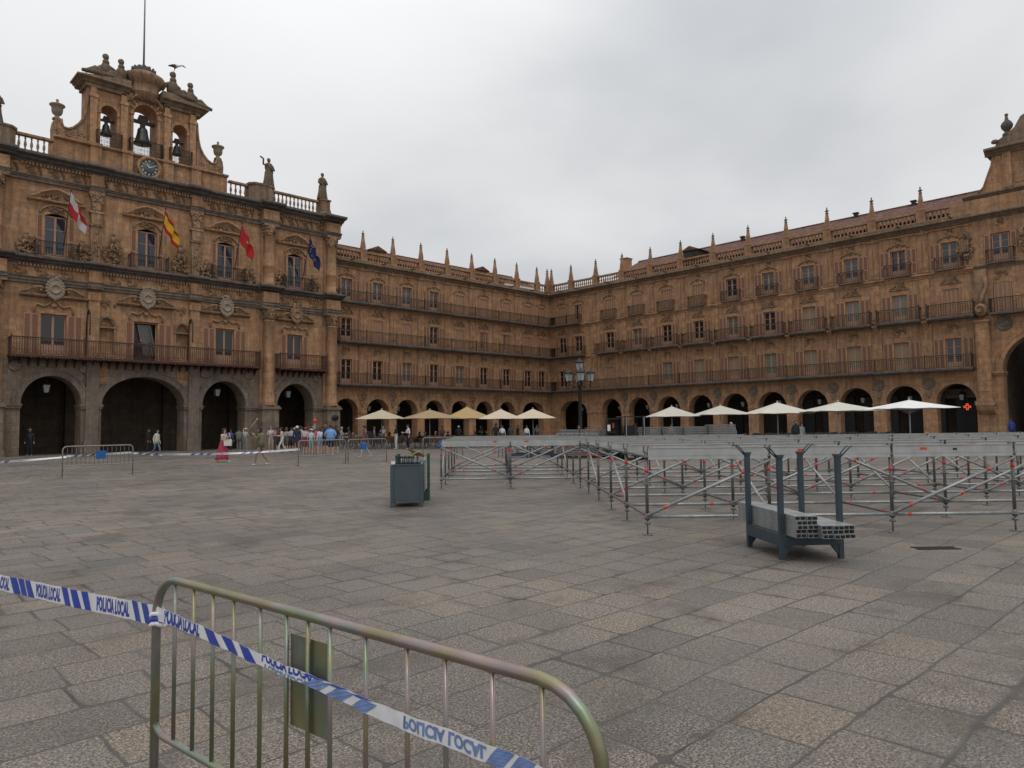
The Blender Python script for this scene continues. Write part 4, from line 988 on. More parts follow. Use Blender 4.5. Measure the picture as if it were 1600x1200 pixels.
for cx,rx,zs,_ in BA:   # little iron balconies
    w=rx+.28; r=railing(cx-w,cx+w,22.42,1.25,.42,0,sp=.1,r=.012)
    z=22.6
    while z<23.4:
        x=cx-w+.1
        while x<cx+w: r.tube([(x+.09*math.cos(t*1.2),-.36,z+.09*math.sin(t*1.2)) for t in range(6)],.014,4); x+=.24
        z+=.3
    r.build('railing',M['iron'],th,(0,GY,0))
# clock
cl=MB(); cl.lathe([(.86,0),(.86,.22),(.74,.3),(.66,.22),(.62,.12)],(0,0,0),28,ax='y'); cl=cl.build('clock',M['stone_th'],th,(0,-.02,21.42))
MB().lathe([(.64,.12),(.64,.15),(.02,.152)],(0,0,0),28,ax='y').build('clock_face',M['blueface'],cl)
nm=['XII','I','II','III','IIII','V','VI','VII','VIII','IX','X','XI']
for k in range(12):
    a=k*math.pi/6; me=text_mesh(nm[k],.17,.006,.75,.004); me.materials.clear(); me.materials.append(M['white'])
    o=bpy.data.objects.new('numeral',me); linkob(o,cl); o.matrix_local=Matrix.Translation((.5*math.sin(a),-.165,.5*math.cos(a)))@Matrix.Rotation(a,4,'Y')@Matrix.Rotation(R(90),4,'X')
for a,l,wd in ((R(-35),.3,.035),(R(62),.47,.025)):
    s=MB(); s.prism([(-wd,0),(wd,0),(wd*.4,l),(-wd*.4,l)],-.2,-.18); o=s.build('clock_hand',M['white'],cl); o.rotation_euler=(0,a,0)
# stork
M['stork_beak']=simple('beak_orange',(.25,.08,.04))
sk=empty('stork',(TX+2.02,TY+GY+.1,29.95)); sk.rotation_euler=(0,R(-14),R(180)); tag(sk,'white and black stork standing on the head of a stone figure on the gable','bird')
def skin_body(name,verts,edges,radii,mats,region,parent,sub=1):
    me=bpy.data.meshes.new(name); me.from_pydata(verts,edges,[]); o=bpy.data.objects.new(name,me); col.objects.link(o)
    md=o.modifiers.new('skin','SKIN'); md.use_smooth_shade=True
    if sub: sb=o.modifiers.new('sub','SUBSURF'); sb.levels=sub; sb.render_levels=sub
    for i,r in enumerate(radii):
        sv=me.skin_vertices[0].data[i]; sv.radius=(r,r) if not isinstance(r,tuple) else r; sv.use_root=(i==0)
    bpy.context.view_layer.update(); dg=bpy.context.evaluated_depsgraph_get()
    m2=bpy.data.meshes.new_from_object(o.evaluated_get(dg)); bpy.data.objects.remove(o)
    m2.materials.clear()
    for q in mats: m2.materials.append(q)
    vs=[Vector(v) for v in verts]
    for p in m2.polygons:
        c=p.center; best=None
        for ei,(a,b) in enumerate(edges):
            ab=vs[b]-vs[a]; t=max(0,min(1,(c-vs[a]).dot(ab)/max(ab.length_squared,1e-9))); d=(c-(vs[a]+ab*t)).length
            rr=radii[a] if not isinstance(radii[a],tuple) else min(radii[a]); d-=rr*.6
            if best is None or d<best[0]: best=(d,ei,t)
        p.material_index=region[best[1]]; p.use_smooth=True
    m2.name=name; ob=bpy.data.objects.new(name,m2); linkob(ob,parent); return ob
skin_body('body',[(0,0,.62),(-.28,0,.78),(-.42,0,.92),(-.52,0,.95),(-.78,0,.90),(.28,0,.45),(.5,0,.30),(-.02,0,.3),(-.02,0,0)],[(0,1),(1,2),(2,3),(3,4),(0,5),(5,6),(0,7),(7,8)],[.16,.09,.06,.07,.015,.11,.03,.025,.02],[M['white'],M['black'],M['stork_beak']],[0,0,0,2,1,1,2,2],sk)
# flags
def flagmat(kind):
    t=NT('flag_'+kind); t.b.inputs['Roughness'].default_value=.8
    uv=t.n('ShaderNodeUVMap').outputs[0]; sp=t.n('ShaderNodeSeparateXYZ',{0:uv})
    if kind=='spain':
        c=t.ramp(sp.outputs[1],[(0,(.45,.012,.015)),(.249,(.45,.012,.015)),(.251,(.72,.45,.015)),(.749,(.72,.45,.015)),(.751,(.45,.012,.015)),(1,(.45,.012,.015))])
    elif kind=='quartered':
        a=t.math('GREATER_THAN',sp.outputs[0],.5); b=t.math('GREATER_THAN',sp.outputs[1],.5); x=t.math('ABSOLUTE',t.math('SUBTRACT',a,b)); c=t.mix(x,(.45,.02,.03),(.55,.52,.52))
    elif kind=='red': c=t.mix(0,(.5,.022,.03),(.5,.022,.03))
    else: c=t.mix(0,(.012,.018,.10),(.012,.018,.10))
    t.L.new(c,t.b.inputs['Base Color'])
    return t.mat
def flag(lx,kind,label,W=1.25,Hh=2.1,stars=False):
    base=Vector((TX+lx,TY-.8,14.4)); tip=Vector((TX+lx+.1,TY-1.9,18.0))
    r=empty('flag',base); tag(r,label,'flag','flags on the town hall')
    d=tip-base; MB().tube([(0,0,0),tuple(d)],.03,6).ball(tuple(d*1.01),.06,n=6).build('flagpole',M['iron'],r)
    # limp cloth hanging from upper part of the pole, gathered in folds
    nu,nv=14,18; vs=[];fs=[];uvs=[]
    for j in range(nv+1):
        v=j/nv
        p=d*(.97-.34*v)          # along pole (hoist)
        for i in range(nu+1):
            u=i/nu
            fold=math.sin(u*13+v*2)*.11*(.3+u)
            x=u*(.80+.25*v)+.08*u*math.sin(v*4); z=-u*Hh*.66-(.15*u*u)
            vs.append((p.x+x+fold*.35,p.y-.05-fold,p.z+z)); uvs.append((u,1-v))
    for j in range(nv):
        for i in range(nu): a=j*(nu+1)+i; fs.append((a,a+1,a+nu+2,a+nu+1))
    me=bpy.data.meshes.new('cloth'); me.from_pydata(vs,[],fs); ul=me.uv_layers.new(name='UVMap')
    for l in me.loops: ul.data[l.index].uv=uvs[l.vertex_index]
    me.materials.append(flagmat(kind)); me.materials.append(M['white'])
    for p in me.polygons: p.use_smooth=True
    o=bpy.data.objects.new('cloth',me); linkob(o,r)
    so_=o.modifiers.new('s','SOLIDIFY'); so_.thickness=.012
    def at(u,v):
        j=min(nv-1,int(v*nv)); i=min(nu-1,int(u*nu)); return Vector(vs[j*(nu+1)+i])
    if stars:
        s=MB()
        for k in range(12):
            a=k*math.pi/6; c=at(.5+.26*math.cos(a),.5+.36*math.sin(a))
            P=[(c.x+(.055 if q%2==0 else .022)*math.sin(q*math.pi/5),c.z+(.055 if q%2==0 else .022)*math.cos(q*math.pi/5)) for q in range(10)]
            s.prism(P,c.y-.03,c.y-.02)
        s.build('stars',simple('star_gold',(.62,.55,.35),.7),o)
    if kind in('red','quartered'):
        s=MB(); c=at(.5,.5)
        if kind=='red': s.lathe([(.12,0),(.12,.01),(.02,.012)],(c.x,c.y-.03,c.z),10,ax='y',sy=1.4); s.build('emblem',simple('emblem_gold',(.35,.2,.08),.7),o)
flag(-5.6,'quartered','red and white quartered flag, leftmost of the four on the town hall')
flag(.55,'spain','red and yellow striped flag over the middle balcony of the town hall')
flag(6.35,'red','plain red flag with small crest, third from the left on the town hall')
flag(12.3,'europe','dark blue flag with ring of stars, rightmost on the town hall',stars=True)
# ================================================================== ROYAL PAVILION (right edge)
rpv=empty('gateway_pavilion',(0,-43.9,0),R(-90)); tag(rpv,'tall sandstone pavilion with giant archway and gable at the right edge','building')
PL=8.4; pc_=4.2
mb=MB(); arcade_wall(mb,0,PL,9.5,[(pc_,2.7,5.3,2.7)],1.2); wall_band(mb,0,PL,9.5,13.3,[(1.15,2.35,9.65,11.85),(6.05,7.25,9.65,11.85)]); wall_band(mb,0,PL,13.3,18.4,[(1.15,2.35,13.5,15.6),(6.05,7.25,13.5,15.6)])
mb.quad((0,.7,9.5),(0,.7,17),(PL,.7,17),(PL,.7,9.5)); mb.build('wall',M['stone'],rpv)
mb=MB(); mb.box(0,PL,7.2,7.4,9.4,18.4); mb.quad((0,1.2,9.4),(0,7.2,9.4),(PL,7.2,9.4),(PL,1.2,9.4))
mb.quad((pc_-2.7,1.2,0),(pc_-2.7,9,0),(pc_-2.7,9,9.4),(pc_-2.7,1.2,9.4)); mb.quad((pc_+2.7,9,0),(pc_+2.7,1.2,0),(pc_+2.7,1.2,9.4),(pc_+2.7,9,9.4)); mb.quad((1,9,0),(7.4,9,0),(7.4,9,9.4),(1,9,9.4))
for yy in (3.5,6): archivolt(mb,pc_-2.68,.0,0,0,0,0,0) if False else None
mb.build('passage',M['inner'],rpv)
s=MB(); archivolt(s,pc_,2.7,5.3,2.7,.38,-.1,0); archivolt(s,pc_,3.02,5.3,3.02,.08,-.15,-.1); s.build('archivolt',M['stone'],rpv)
s=MB(); s.box(.9,pc_-2.62,-.22,1.2,5.12,5.3); s.box(.95,pc_-2.66,-.14,1.2,4.98,5.12); s.box(pc_+2.62,7.5,-.22,1.2,5.12,5.3); s.build('impost',M['stone'],rpv)
for x in (.42,PL-.42):
    s=MB(); s.box(-.42,.42,-.5,0,3.3,9.0); s.box(-.3,.3,-.53,-.5,3.8,8.5); s.box(-.5,.5,-.6,0,9.0,9.15); s.box(-.52,.52,-.62,0,3.1,3.3); s.box(-.62,.62,-.75,0,2.8,3.1)
    s.prism([(0,2.8),(-.75,2.8),(-.6,2.45),(-.3,2.2),(0,2.1)],-.55,.55,0,'yz'); s.build('pilaster',M['stone'],rpv,(x,0,0))
    s=MB(); s.ball((0,-.55,9.9),.42,.3,.5,10); s.lathe([(.32,0),(.32,.1),(.2,.16),(.18,.08)],(0,-.8,9.95),12,ax='y'); s.tube([(0,-.5,10.3),(.1,-.45,10.9),(.35,-.35,11.6),(.3,-.25,12.3)],.14,7); s.box(-.4,.4,-.25,0,9.6,13); s.build('scroll_corbel',M['carved'],rpv,(x,0,0))
for x,z in ((1.75,8.8),(PL-1.75,8.8)):
    s=MB(); s.lathe([(.55,0),(.55,.08),(.47,.12),(.42,.04)],(0,0,0),18,ax='y'); s.ball((0,-.02,0),.35,.08,.35,10); s.build('medallion',M['grey'],rpv,(x,0,z))
for x in (1.75,6.65):
    make_window(rpv,x,9.67,1.12,2.15,'x'); make_window(rpv,x,13.52,1.12,2.05,'s',leaves=1)
    shared(('rosette',),None,None,'relief_ornament',rpv,(x,-.0,12.5)); shared(('rosette2',),None,None,'relief_ornament',rpv,(x,0,16.4))
    s=MB(); s.box(-.9,.9,-.42,0,13.3,13.4); s=s.build('balcony',M['dark_ledge'],rpv,(x,0,0)); railing(-.88,.88,13.4,.95,.38,0).build('railing',M['iron'],s)
s=MB(); s.box(.95,7.4,-.7,0,9.45,9.6); s=s.build('balcony',M['dark_ledge'],rpv); railing(1.0,7.35,9.6,1.05,.64,0).build('railing',M['iron'],s)
s=scatter_relief(41,.55,.95,46,.2,.14); s.box(-.3,.3,-.25,0,-.5,.4)
for k in range(5): s.box(-.24+.11*k,-.18+.11*k,-.28,-.25,-.45,.35)
s.build('coat_of_arms',M['carved'],right_wing,(43.35,-.05,15.0))
scatter_relief(43,.5,1.1,40,.2,.15).build('relief_sculpture',M['carved'],rpv,(3.35,-.03,14.7)); s=MB(); s.lathe([(.9,0),(.9,.1),(.75,.14),(.7,.05)],(0,0,0),20,ax='y'); s.build('medallion',M['pale'],rpv,(4.2,0,12.2))
mb=MB(); mould(mb,-.0,PL,cornice_prof(13.0,13.35,.25)); mould(mb,0,PL,cornice_prof(16.8,17.2,.45)); mould(mb,-.5,PL+.3,cornice_prof(18.35,18.75,.3)); mb.build('cornice',M['ledge'],rpv)
MB().box(-1.4,PL,-.22,.6,17.2,18.36).build('attic',M['stone'],rpv)
# gable block
mb=MB(); P=[(.45,18.75),(.9,19.2),(1.15,19.9),(1.45,20.7),(1.6,21.4),(6.8,21.4),(6.95,20.7),(7.25,19.9),(7.5,19.2),(7.95,18.75)]
mb.prism(P,-.1,1.2); 
for x in (2.45,5.95): mb.box(x-.28,x+.28,-.25,-.1,18.8,21.4)
mb.box(2.9,5.5,-.14,-.1,19.1,21.1)
mb.tube([(a,-.1,b) for a,b in P[:5]],.08,5)
mb.build('gable',M['stone'],rpv)
mb=MB(); mould(mb,1.1,7.3,cornice_prof(21.4,21.95,.55,-.1)); mb.box(1.2,7.2,-.1,1.3,21.4,21.9)
mb.prism([(1.7,21.95),(1.9,22.5),(2.5,22.8),(3.0,23.2),(3.4,23.9),(4.2,24.3),(5.0,23.9),(5.4,23.2),(5.9,22.8),(6.5,22.5),(6.7,21.95)],-.1,1.0)
mb.ball((1.75,-.1,22.45),.25,.2,.18,8); mb.build('gable_crown',M['ledge'],rpv)
s=MB(); s.lathe([(.32,0),(.3,.2),(.16,.3),(.2,.4),(.36,.62),(.4,.85),(.3,1.05),(.14,1.2),(.1,1.4),(.06,1.65)],(0,0,0),12); s.ball((0,0,1.6),.13,n=7); s.build('urn',M['dark_ledge'],rpv,(2.5,.2,22.75))
# passers-by see only sky through; low roof behind pavilion
mb=MB(); mb.quad((-1,1.0,18.3),(PL+1,1.0,18.3),(PL+1,7,20.7),(-1,7,20.7)); mb.build('roof',M['tiles'],rpv)
# rest of the square's sides out of view keep the light right
# ================================================================== THE SQUARE
# ---- scaffold stage substructure
sg=empty('scaffold_stage',CF(2,11)); tag(sg,'large unfinished stage of scaffold tubes with grey beams laid on top','scaffold')
so_=sg.location
def SP(i,j,z=0):
    f=10.9+1.65*j; r=2.0+1.83*i-.028*(f-10.9); return CF(r,f,z)-so_
def inside(i,j):
    f=10.9+1.65*j; r=2.0+1.83*i-.028*(f-10.9)
    if i<-2 or (i<0 and j<5) or j>13: return False
    if j>(9 if i<1 else (7 if i<4 else 6)): return False
    return r<f*.72+2.4
nodes=sorted([(i,j) for i in range(-2,16) for j in range(0,14) if inside(i,j)],key=lambda q:(10.9+1.65*q[1])**2+(2+1.83*q[0])**2)
mats_s=[M['galv'],M['red'],M['galv_dark']]
rd=random.Random(12)
def band(s,a,b,t,r=.0275,l=.05):
    a=Vector(a);b=Vector(b);d=(b-a); L=d.length; d.normalize(); c=a+d*(L*t); s.tube([c-d*l/2,c+d*l/2],r,8,1)
def upright(i,j,s):
    p=SP(i,j); s.tube([p+Vector((0,0,.25)),p+Vector((0,0,1.24))],.025,8,2); s.tube([p,p+Vector((0,0,.27))],.013,6,2)
    s.lathe([(.08,0),(.08,.012),(.02,.014)],tuple(p),8,2); s.lathe([(.045,0),(.045,.03)],tuple(p+Vector((0,0,.16))),8,2)
    for z in (.25,.75,1.15): s.lathe([(.058,0),(.058,.014)],tuple(p+Vector((0,0,z))),8,2)
    s.lathe([(.036,0),(.036,.10)],tuple(p+Vector((0,0,.22))),8,2)
    q=p+Vector((0,0,.93+.05*math.sin(i*3+j))); s.tube([q,q+Vector((0,0,.06))],.0285,8,1)
    for dx in (-.035,.035):
        s.mbox(Matrix.Translation(p+Rh*dx+Vector((0,0,1.27)))@Matrix.Rotation(-YAW,4,'Z'),.012,.07,.1,2)
extra=MB()
for k,(i,j) in enumerate(nodes):
    if k<99:
        s=MB(); upright(i,j,s); s.build('upright',mats_s,sg)
    else: upright(i,j,extra)
if extra.v: tag(extra.build('upright',mats_s,sg),kind='stuff')
cnt={'l':0,'d':0,'b':0,'t':0}; ex={'l':MB(),'d':MB(),'b':MB(),'t':MB()}
NMS={'l':'ledger_tube','d':'diagonal_brace','b':'deck_beam','t':'transom_tube'}; MTS={'l':mats_s,'d':mats_s,'t':mats_s,'b':[M['alu'],M['red'],M['black']]}
def emit(kind,fn):
    if cnt[kind]<99: s=MB(); fn(s); s.build(NMS[kind],MTS[kind],sg)
    else: fn(ex[kind])
    cnt[kind]+=1
def beam(s,a,b,z):
    d=(b-a); L=d.length; d.normalize(); n=Vector((-d.y,d.x,0)); off=rd.uniform(-.01,.01)
    a=a+d*.02+n*off; b=b-d*.02+n*off
    def bx(o,w,z0,z1,m=0):
        P=[a+n*(o-w/2),b+n*(o-w/2),b+n*(o+w/2),a+n*(o+w/2)]
        s.add([(p.x,p.y,z0) for p in P]+[(p.x,p.y,z1) for p in P],[(0,3,2,1),(4,5,6,7),(0,1,5,4),(1,2,6,5),(2,3,7,6),(3,0,4,7)],m)
    bx(-.045,.008,z,z+.17); bx(.045,.008,z,z+.17); bx(0,.082,z+.02,z+.028)
    bx(-.051,.004,z+.052,z+.060); bx(-.058,.02,z-.004,z+.008); bx(.058,.02,z-.004,z+.008); bx(-.053,.012,z+.163,z+.175); bx(.053,.012,z+.163,z+.175)
    c=a+d*(L*rd.choice([.22,.25,.7,.76])); w=.10*(1 if rd.random()<.8 else .6)
    if rd.random()<.85:
        P=[c-d*w/2-n*.0525,c+d*w/2-n*.0525]; s.add([(P[0].x,P[0].y,z+.10),(P[1].x,P[1].y,z+.10),(P[1].x,P[1].y,z+.135),(P[0].x,P[0].y,z+.135)],[(0,1,2,3)],1)
        P=[c-d*w/2-n*.056,c+d*w/2-n*.056,c+d*w/2-n*.043,c-d*w/2-n*.043]; s.add([(p.x,p.y,z+.1765) for p in P],[(0,1,2,3)],1)
    if rd.random()<.12:
        c=a+d*(L*rd.uniform(.3,.6)); P=[c-d*.03-n*.0525,c+d*.03-n*.0525]; s.add([(P[0].x,P[0].y,z+.09),(P[1].x,P[1].y,z+.09),(P[1].x,P[1].y,z+.12),(P[0].x,P[0].y,z+.12)],[(0,1,2,3)],2)
nset=set(nodes)
for (i,j) in nodes:
    if (i+1,j) in nset:
        a,b=SP(i,j,.27),SP(i+1,j,.27)
        def f(s,a=a,b=b): s.tube([a,b],.0245,7,0); (band(s,a,b,rd.choice([.1,.14,.25,.8,.9])) if rd.random()<.6 else None)
        emit('l',f)
        a2,b2=SP(i,j),SP(i+1,j); emit('b',lambda s,a2=a2,b2=b2:beam(s,a2,b2,1.125))
        # second line of beams half way between the rows
        h=(i*7+j*3)%4
        if h in (0,1,2) or j==0:
            hi,lo=(1.1,.30); 
            if (h==1 and j>0): a,b=SP(i,j,hi),SP(i+1,j,lo)
            else: a,b=SP(i,j,lo),SP(i+1,j,hi)
            if not(j==0 and i%2==1):
                a=a+Fh*(-.05);b=b+Fh*(-.05)
                def f(s,a=a,b=b): s.tube([a,b],.024,7,0); band(s,a,b,.78); band(s,a,b,.14,.0285,.05)
                emit('d',f)
    if (i,j+1) in nset:
        a,b=SP(i,j,.29),SP(i,j+1,.29)
        if i in (0,-2) or (i+j)%2==0:
            def f(s,a=a,b=b): s.tube([a,b],.0225,6,2); band(s,a,b,.12)
            emit('l',f)
        if i in(0,-2,-1) or (i%3==0):
            a,b=SP(i,j,1.17),SP(i,j+1,1.17)
            emit('t',lambda s,a=a,b=b:s.tube([a,b],.0245,6,2))
        if (i*5+j*3)%4==1 or (i==0 and j in (1,3)):
            a,b=SP(i,j,.32),SP(i,j+1,1.12)
            def f(s,a=a,b=b): s.tube([a,b],.022,6,0); band(s,a,b,.8)
            emit('d',f)
for k in ex:
    if ex[k].v: tag(ex[k].build(NMS[k],MTS[k],sg),kind='stuff')
# intermediate beams lying across, between the rows
# ---- stillage rack with aluminium beams
def stillage(loc,rz,L,Wd,H,mat,label,group=None,prongs=True,deck=.36):
    r=empty('stillage_rack',loc,rz); tag(r,label,'rack',group)
    t=.029
    for sx in (-1,1):
        for sy in (-1,1):
            s=MB(); x,y=sx*Wd/2,sy*L/2
            s.box(x-t,x+t,y-t,y+t,.0,H); s.prism([(x-t-.0,H),(x+t+.0,H),(x+t+.02,H+.04),(x-t-.02,H+.04)],y-t-.01,y+t+.01)
            if prongs:
                for dy in (-.03,.03): s.tube([(x+sx*.02,y+dy,H+.0),(x+sx*.14,y+dy*1.6,H+.13),(x+sx*.165,y+dy*1.7,H+.135)],.009,5)
            s.build('post',mat,r)
    s=MB()
    for sx in (-1,1): s.box(sx*Wd/2-.03,sx*Wd/2+.03,-L/2+t,L/2-t,deck-.14,deck-.0)
    for sy in (-1,1):
        s.box(-Wd/2+t,Wd/2-t,sy*L/2-.03,sy*L/2+.03,deck-.13,deck-.01)
        for sx in (-1,1): s.prism([(sx*(Wd/2-t),deck-.13),(sx*(Wd/2-t-.1),deck-.13),(sx*(Wd/2-t),deck-.26)],sy*L/2-.02,sy*L/2+.02)
    s.build('base_frame',mat,r); return r
rk=CF(3.56,9.33); rkrz=-YAW+R(5)
stillage(rk,rkrz,.95,.74,1.22,M['rackblue'],'blue-grey steel rack with four tall posts holding grey beams, in front of the stage',deck=.30)
def beamprofile(L):
    s=MB(); w,h=.128,.049; t=.006
    s.box(-w/2,-w/2+t,-L/2,L/2,0,h,0); s.box(w/2-t,w/2,-L/2,L/2,0,h,0); s.box(-w/2+t,w/2-t,-L/2,L/2,h-t,h,0); s.box(-w/2+t,w/2-t,-L/2,L/2,0,t,0)
    s.box(-.004,.004,-L/2+.004,L/2-.004,t,h-t,0); s.box(-w/2+t,w/2-t,-L/2+.25,-L/2+.26,t,h-t,1); s.box(-w/2+t,w/2-t,L/2-.26,L/2-.25,t,h-t,1)
    s.box(-w/2+t,w/2-t,-L/2+.012,-L/2+.017,t,h-t,1)  # black plate in the open end, painted shade of the hollow
    for k in (-.03,.03): s.tube([(k,-L/2-.01,.025),(k,-L/2+.1,.025)],.012,6,1)
    return s
bp=None; rd=random.Random(3)
RM=Matrix.Rotation(rkrz,4,'Z')
for cx_ in range(5):
    for lv in range(5 if cx_<2 else (3 if cx_<4 else 3)):
        x=-.262+cx_*.131+rd.uniform(-.003,.003); y=.08+rd.uniform(-.03,.03)+(-.0 if cx_<2 else -.12)
        loc=Vector(rk)+RM@Vector((x,y,0.302+lv*.0505))
        if bp is None: o=bp=beamprofile(1.7).build('aluminium_beam',[M['galv'],M['black']],None,loc,(0,0,rkrz))
        else: o=inst(bp,None,loc,(0,0,rkrz+rd.uniform(-.008,.008)))
        tag(o,'dull aluminium beam in the pile on the blue-grey rack in front of the stage','beam','beams piled on the rack')
# ---- grey bin and the second rack
bn=CF(-2.24,15.45); brz=-YAW+R(6)
b=empty('metal_bin',bn,brz); tag(b,'closed grey-blue metal bin on four short legs left of the stage','bin')
s=MB(); w,d,z0,z1=.62,.9,.12,.86
s.box(-w/2,w/2,-d/2,-d/2+.012,z0,z1); s.box(-w/2,w/2,d/2-.012,d/2,z0,z1); s.box(-w/2,-w/2+.012,-d/2+.012,d/2-.012,z0,z1); s.box(w/2-.012,w/2,-d/2+.012,d/2-.012,z0,z1); s.box(-w/2+.012,w/2-.012,-d/2+.012,d/2-.012,z0+.01,z0+.03)
for a_ in ((-w/2-.015,w/2+.015,-d/2-.015,-d/2+.03),(-w/2-.015,w/2+.015,d/2-.03,d/2+.015),(-w/2-.015,-w/2+.03,-d/2+.03,d/2-.03),(w/2-.03,w/2+.015,-d/2+.03,d/2-.03)): s.box(a_[0],a_[1],a_[2],a_[3],z1,z1+.025)
s.build('bin_body',M['binblue'],b)
for sx in (-1,1):
    for sy in (-1,1): MB().box(-.03,.03,-.03,.03,0,z1).build('leg',M['binblue'],b,(sx*(w/2-.015)+sx*.012,sy*(d/2-.02)+sy*.012,0))
# load in the bin
def tagp(o,l,c,g=None): return tag(o,l,c,g)
ld=MB(); rd=random.Random(8)
for k in range(9):
    x=-.2+.045*k; ld.tube([(x,.1+.02*k,.5),(x+.05*(-1)**k,.1,1.02),(x+.03,.05,1.03)],.009,5)
    ld.lathe([(.03,0),(.03,.03)],(x+.05*(-1)**k,.1,.98),6)
tag(ld.build('scaffold_spikes',M['iron'],None,bn,(0,0,brz)),'bundle of dark iron pins standing upright in the grey-blue bin','tools')
s=MB(); s.prism([(-.14,0),(.16,0),(.17,.05),(.02,.09),(-.12,.1)],-.05,.05); s.tube([(-.1,0,.07),(-.22,.02,.12)],.03,6); tag(s.build('rusted_tool',M['brown'],None,bn+RM@Vector((.16,.9,1.0)),(0,R(12),brz)),'rust brown block lying on top of the load behind the grey-blue bin','tool')
s=MB(); s.tube([(-.12,0,0),(0,.01,.06),(.12,0,.12),(.2,.02,.13)],.012,5); tag(s.build('lime_strap',M['lime'],None,bn+RM@Vector((.05,.8,.97)),(0,0,brz)),'lime green strap lying across the tubes behind the grey-blue bin','strap')
s=MB(); s.box(-.04,.04,-.03,.03,0,.06); tag(s.build('paper_cup',M['white'],None,bn+Matrix.Rotation(brz,4,'Z')@Vector((-.28,-.4,.885)),(0,0,brz)),'small white box on the left corner of the grey-blue bin rim','box')
r2=CF(-2.30,16.75)
stillage(r2,brz,.9,.70,.98,M['green'],'dark green stacking rack full of grey frames right behind the grey-blue bin',prongs=False,deck=.2)
fr0=None
for k in range(9):
    if fr0 is None:
        s=MB()
        for (x0,x1,y0,y1) in ((-.28,.28,-.44,-.40),(-.28,.28,.40,.44),(-.28,-.24,-.40,.40),(.24,.28,-.40,.40),(-.24,.24,-.02,.02)): s.box(x0,x1,y0,y1,0,.05)
        s.tube([(.26,-.46,.03),(.26,-.44,.03)],.022,6); o=fr0=s.build('steel_frame',M['galv'],None,r2+Vector((0,0,.205)),(0,0,brz))
    else: o=inst(fr0,None,r2+Vector((0,0,.205+.083*k)),(0,0,brz))
    tag(o,'flat grey steel frame in the stack held by the dark green rack','frame','frames stacked in the green rack')
# ---- low racks with couplings behind the left part of the stage
for k,(px,f) in enumerate(((806,37.6),(844,38.2),(880,37.2))):
    r=(px-800)/1130*f; loc=CF(r,f); rt=stillage(loc,-YAW,1.1,1.15,.66,M['rackblue'],'low steel rack of tube couplings behind the left part of the stage, %s of three'%('leftmost','middle','rightmost')[k],'low racks behind the stage',False,.22)
    rd=random.Random(k); s=MB()
    for q in range(60):
        x,y,z=rd.uniform(-.5,.5),rd.uniform(-.5,.5),rd.uniform(.24,.6)
        a=rd.uniform(0,3.1); s.tube([(x-.13*math.cos(a),y-.13*math.sin(a),z),(x+.13*math.cos(a),y+.13*math.sin(a),z+rd.uniform(-.06,.06))],.025,5,rd.choice([0,0,1]))
    tag(s.build('tube_couplings',[M['galv_dark'],M['alu']],None,loc,(0,0,-YAW)),'heap of steel tube couplings in the %s low rack behind the stage'%('leftmost','middle','rightmost')[k],'couplings','coupling heaps',kind='stuff')
# ---- stacks of grey deck panels behind the stage
pp=None
PS=[(887,36.5,.98,15),(921,36.4,1.1,15),(951,36.0,.9,15),(1012,36.2,1.15,16),(1048,36.1,1.05,16),(1085,35.8,1.25,16),(1124,35.6,1.3,17)]
for k,(px,f,wd,n) in enumerate(PS):
    r=(px-800)/1130*f
    for q in range(n):
        loc=CF(r+.012*math.sin(q*5+k),f,.12+q*.088)
        if pp is None:
            s=MB(); s.box(-.5,.5,-.35,.35,.0,.07); s.box(-.5,.5,-.36,-.35,.01,.06); s.box(-.505,-.5,-.3,.3,.02,.05); pp=s.build('deck_panel',M['panelgrey'],None,loc,(0,0,-YAW)); o=pp
        else: o=inst(pp,None,loc,(0,0,-YAW+.01*math.sin(q*3)))
        o.scale=(wd,1,1)
        tag(o,'grey deck panel in the %s panel stack from the left behind the stage'%ORD[k],'panel','panels in the %s stack behind the stage'%ORD[k])
    s=MB(); s.box(-.45,.45,-.3,-.2,0,.1); s.box(-.45,.45,.2,.3,0,.1); tag(s.build('timber_bearer',M['brown'],None,CF(r,f),(0,0,-YAW)),'timber bearers under the %s panel stack behind the stage'%ORD[k],'timber','timber under the panel stacks')
# ---- forklift
fk=empty('forklift',CF((989-800)/1130*34,34.0),-YAW+R(4)); tag(fk,'black forklift truck with tall mast standing behind the stage','forklift')
s=MB(); s.box(-.55,.55,.1,1.5,.35,1.0); s.box(-.5,.5,1.2,1.9,.4,1.25); s.box(-.5,.5,-.1,.1,.2,.9); s.build('chassis',M['black'],fk)
s=MB()
for x in (-.5,.5):
    s.tube([(x,.1,.95),(x,.25,2.0),(x,1.4,2.02),(x,1.6,1.2)],.035,6)
for k in range(6): s.box(-.5,.5,.3+.2*k,.34+.2*k,2.0,2.03)
s.build('roof_guard',M['black'],fk)
for x in (-.42,.42):
    s=MB(); s.box(x-.05,x+.05,-.3,-.16,.1,2.05); s.box(x-.012,x+.012,-.33,-.3,.15,2.0,1); s.build('mast',[M['black'],M['alu']],fk)
s=MB(); s.box(-.45,.45,-.36,-.3,.25,.35); s.box(-.45,.45,-.36,-.3,.6,.7); s.box(-.3,-.2,-1.2,-.33,.2,.25); s.box(.2,.3,-1.2,-.33,.2,.25); s.box(-.06,.06,-.32,-.2,.3,1.7); s.build('fork_carriage',M['iron'],fk)
for x in (-.5,.5):
    for y,r_ in ((.25,.3),(1.55,.26)): MB().lathe([(.0+r_*.5,-.11),(r_,-.1),(r_,.1),(r_*.5,.11)],(0,0,0),14,ax='y').build('wheel',M['black'],fk,(x,y,r_),(0,0,R(90)))
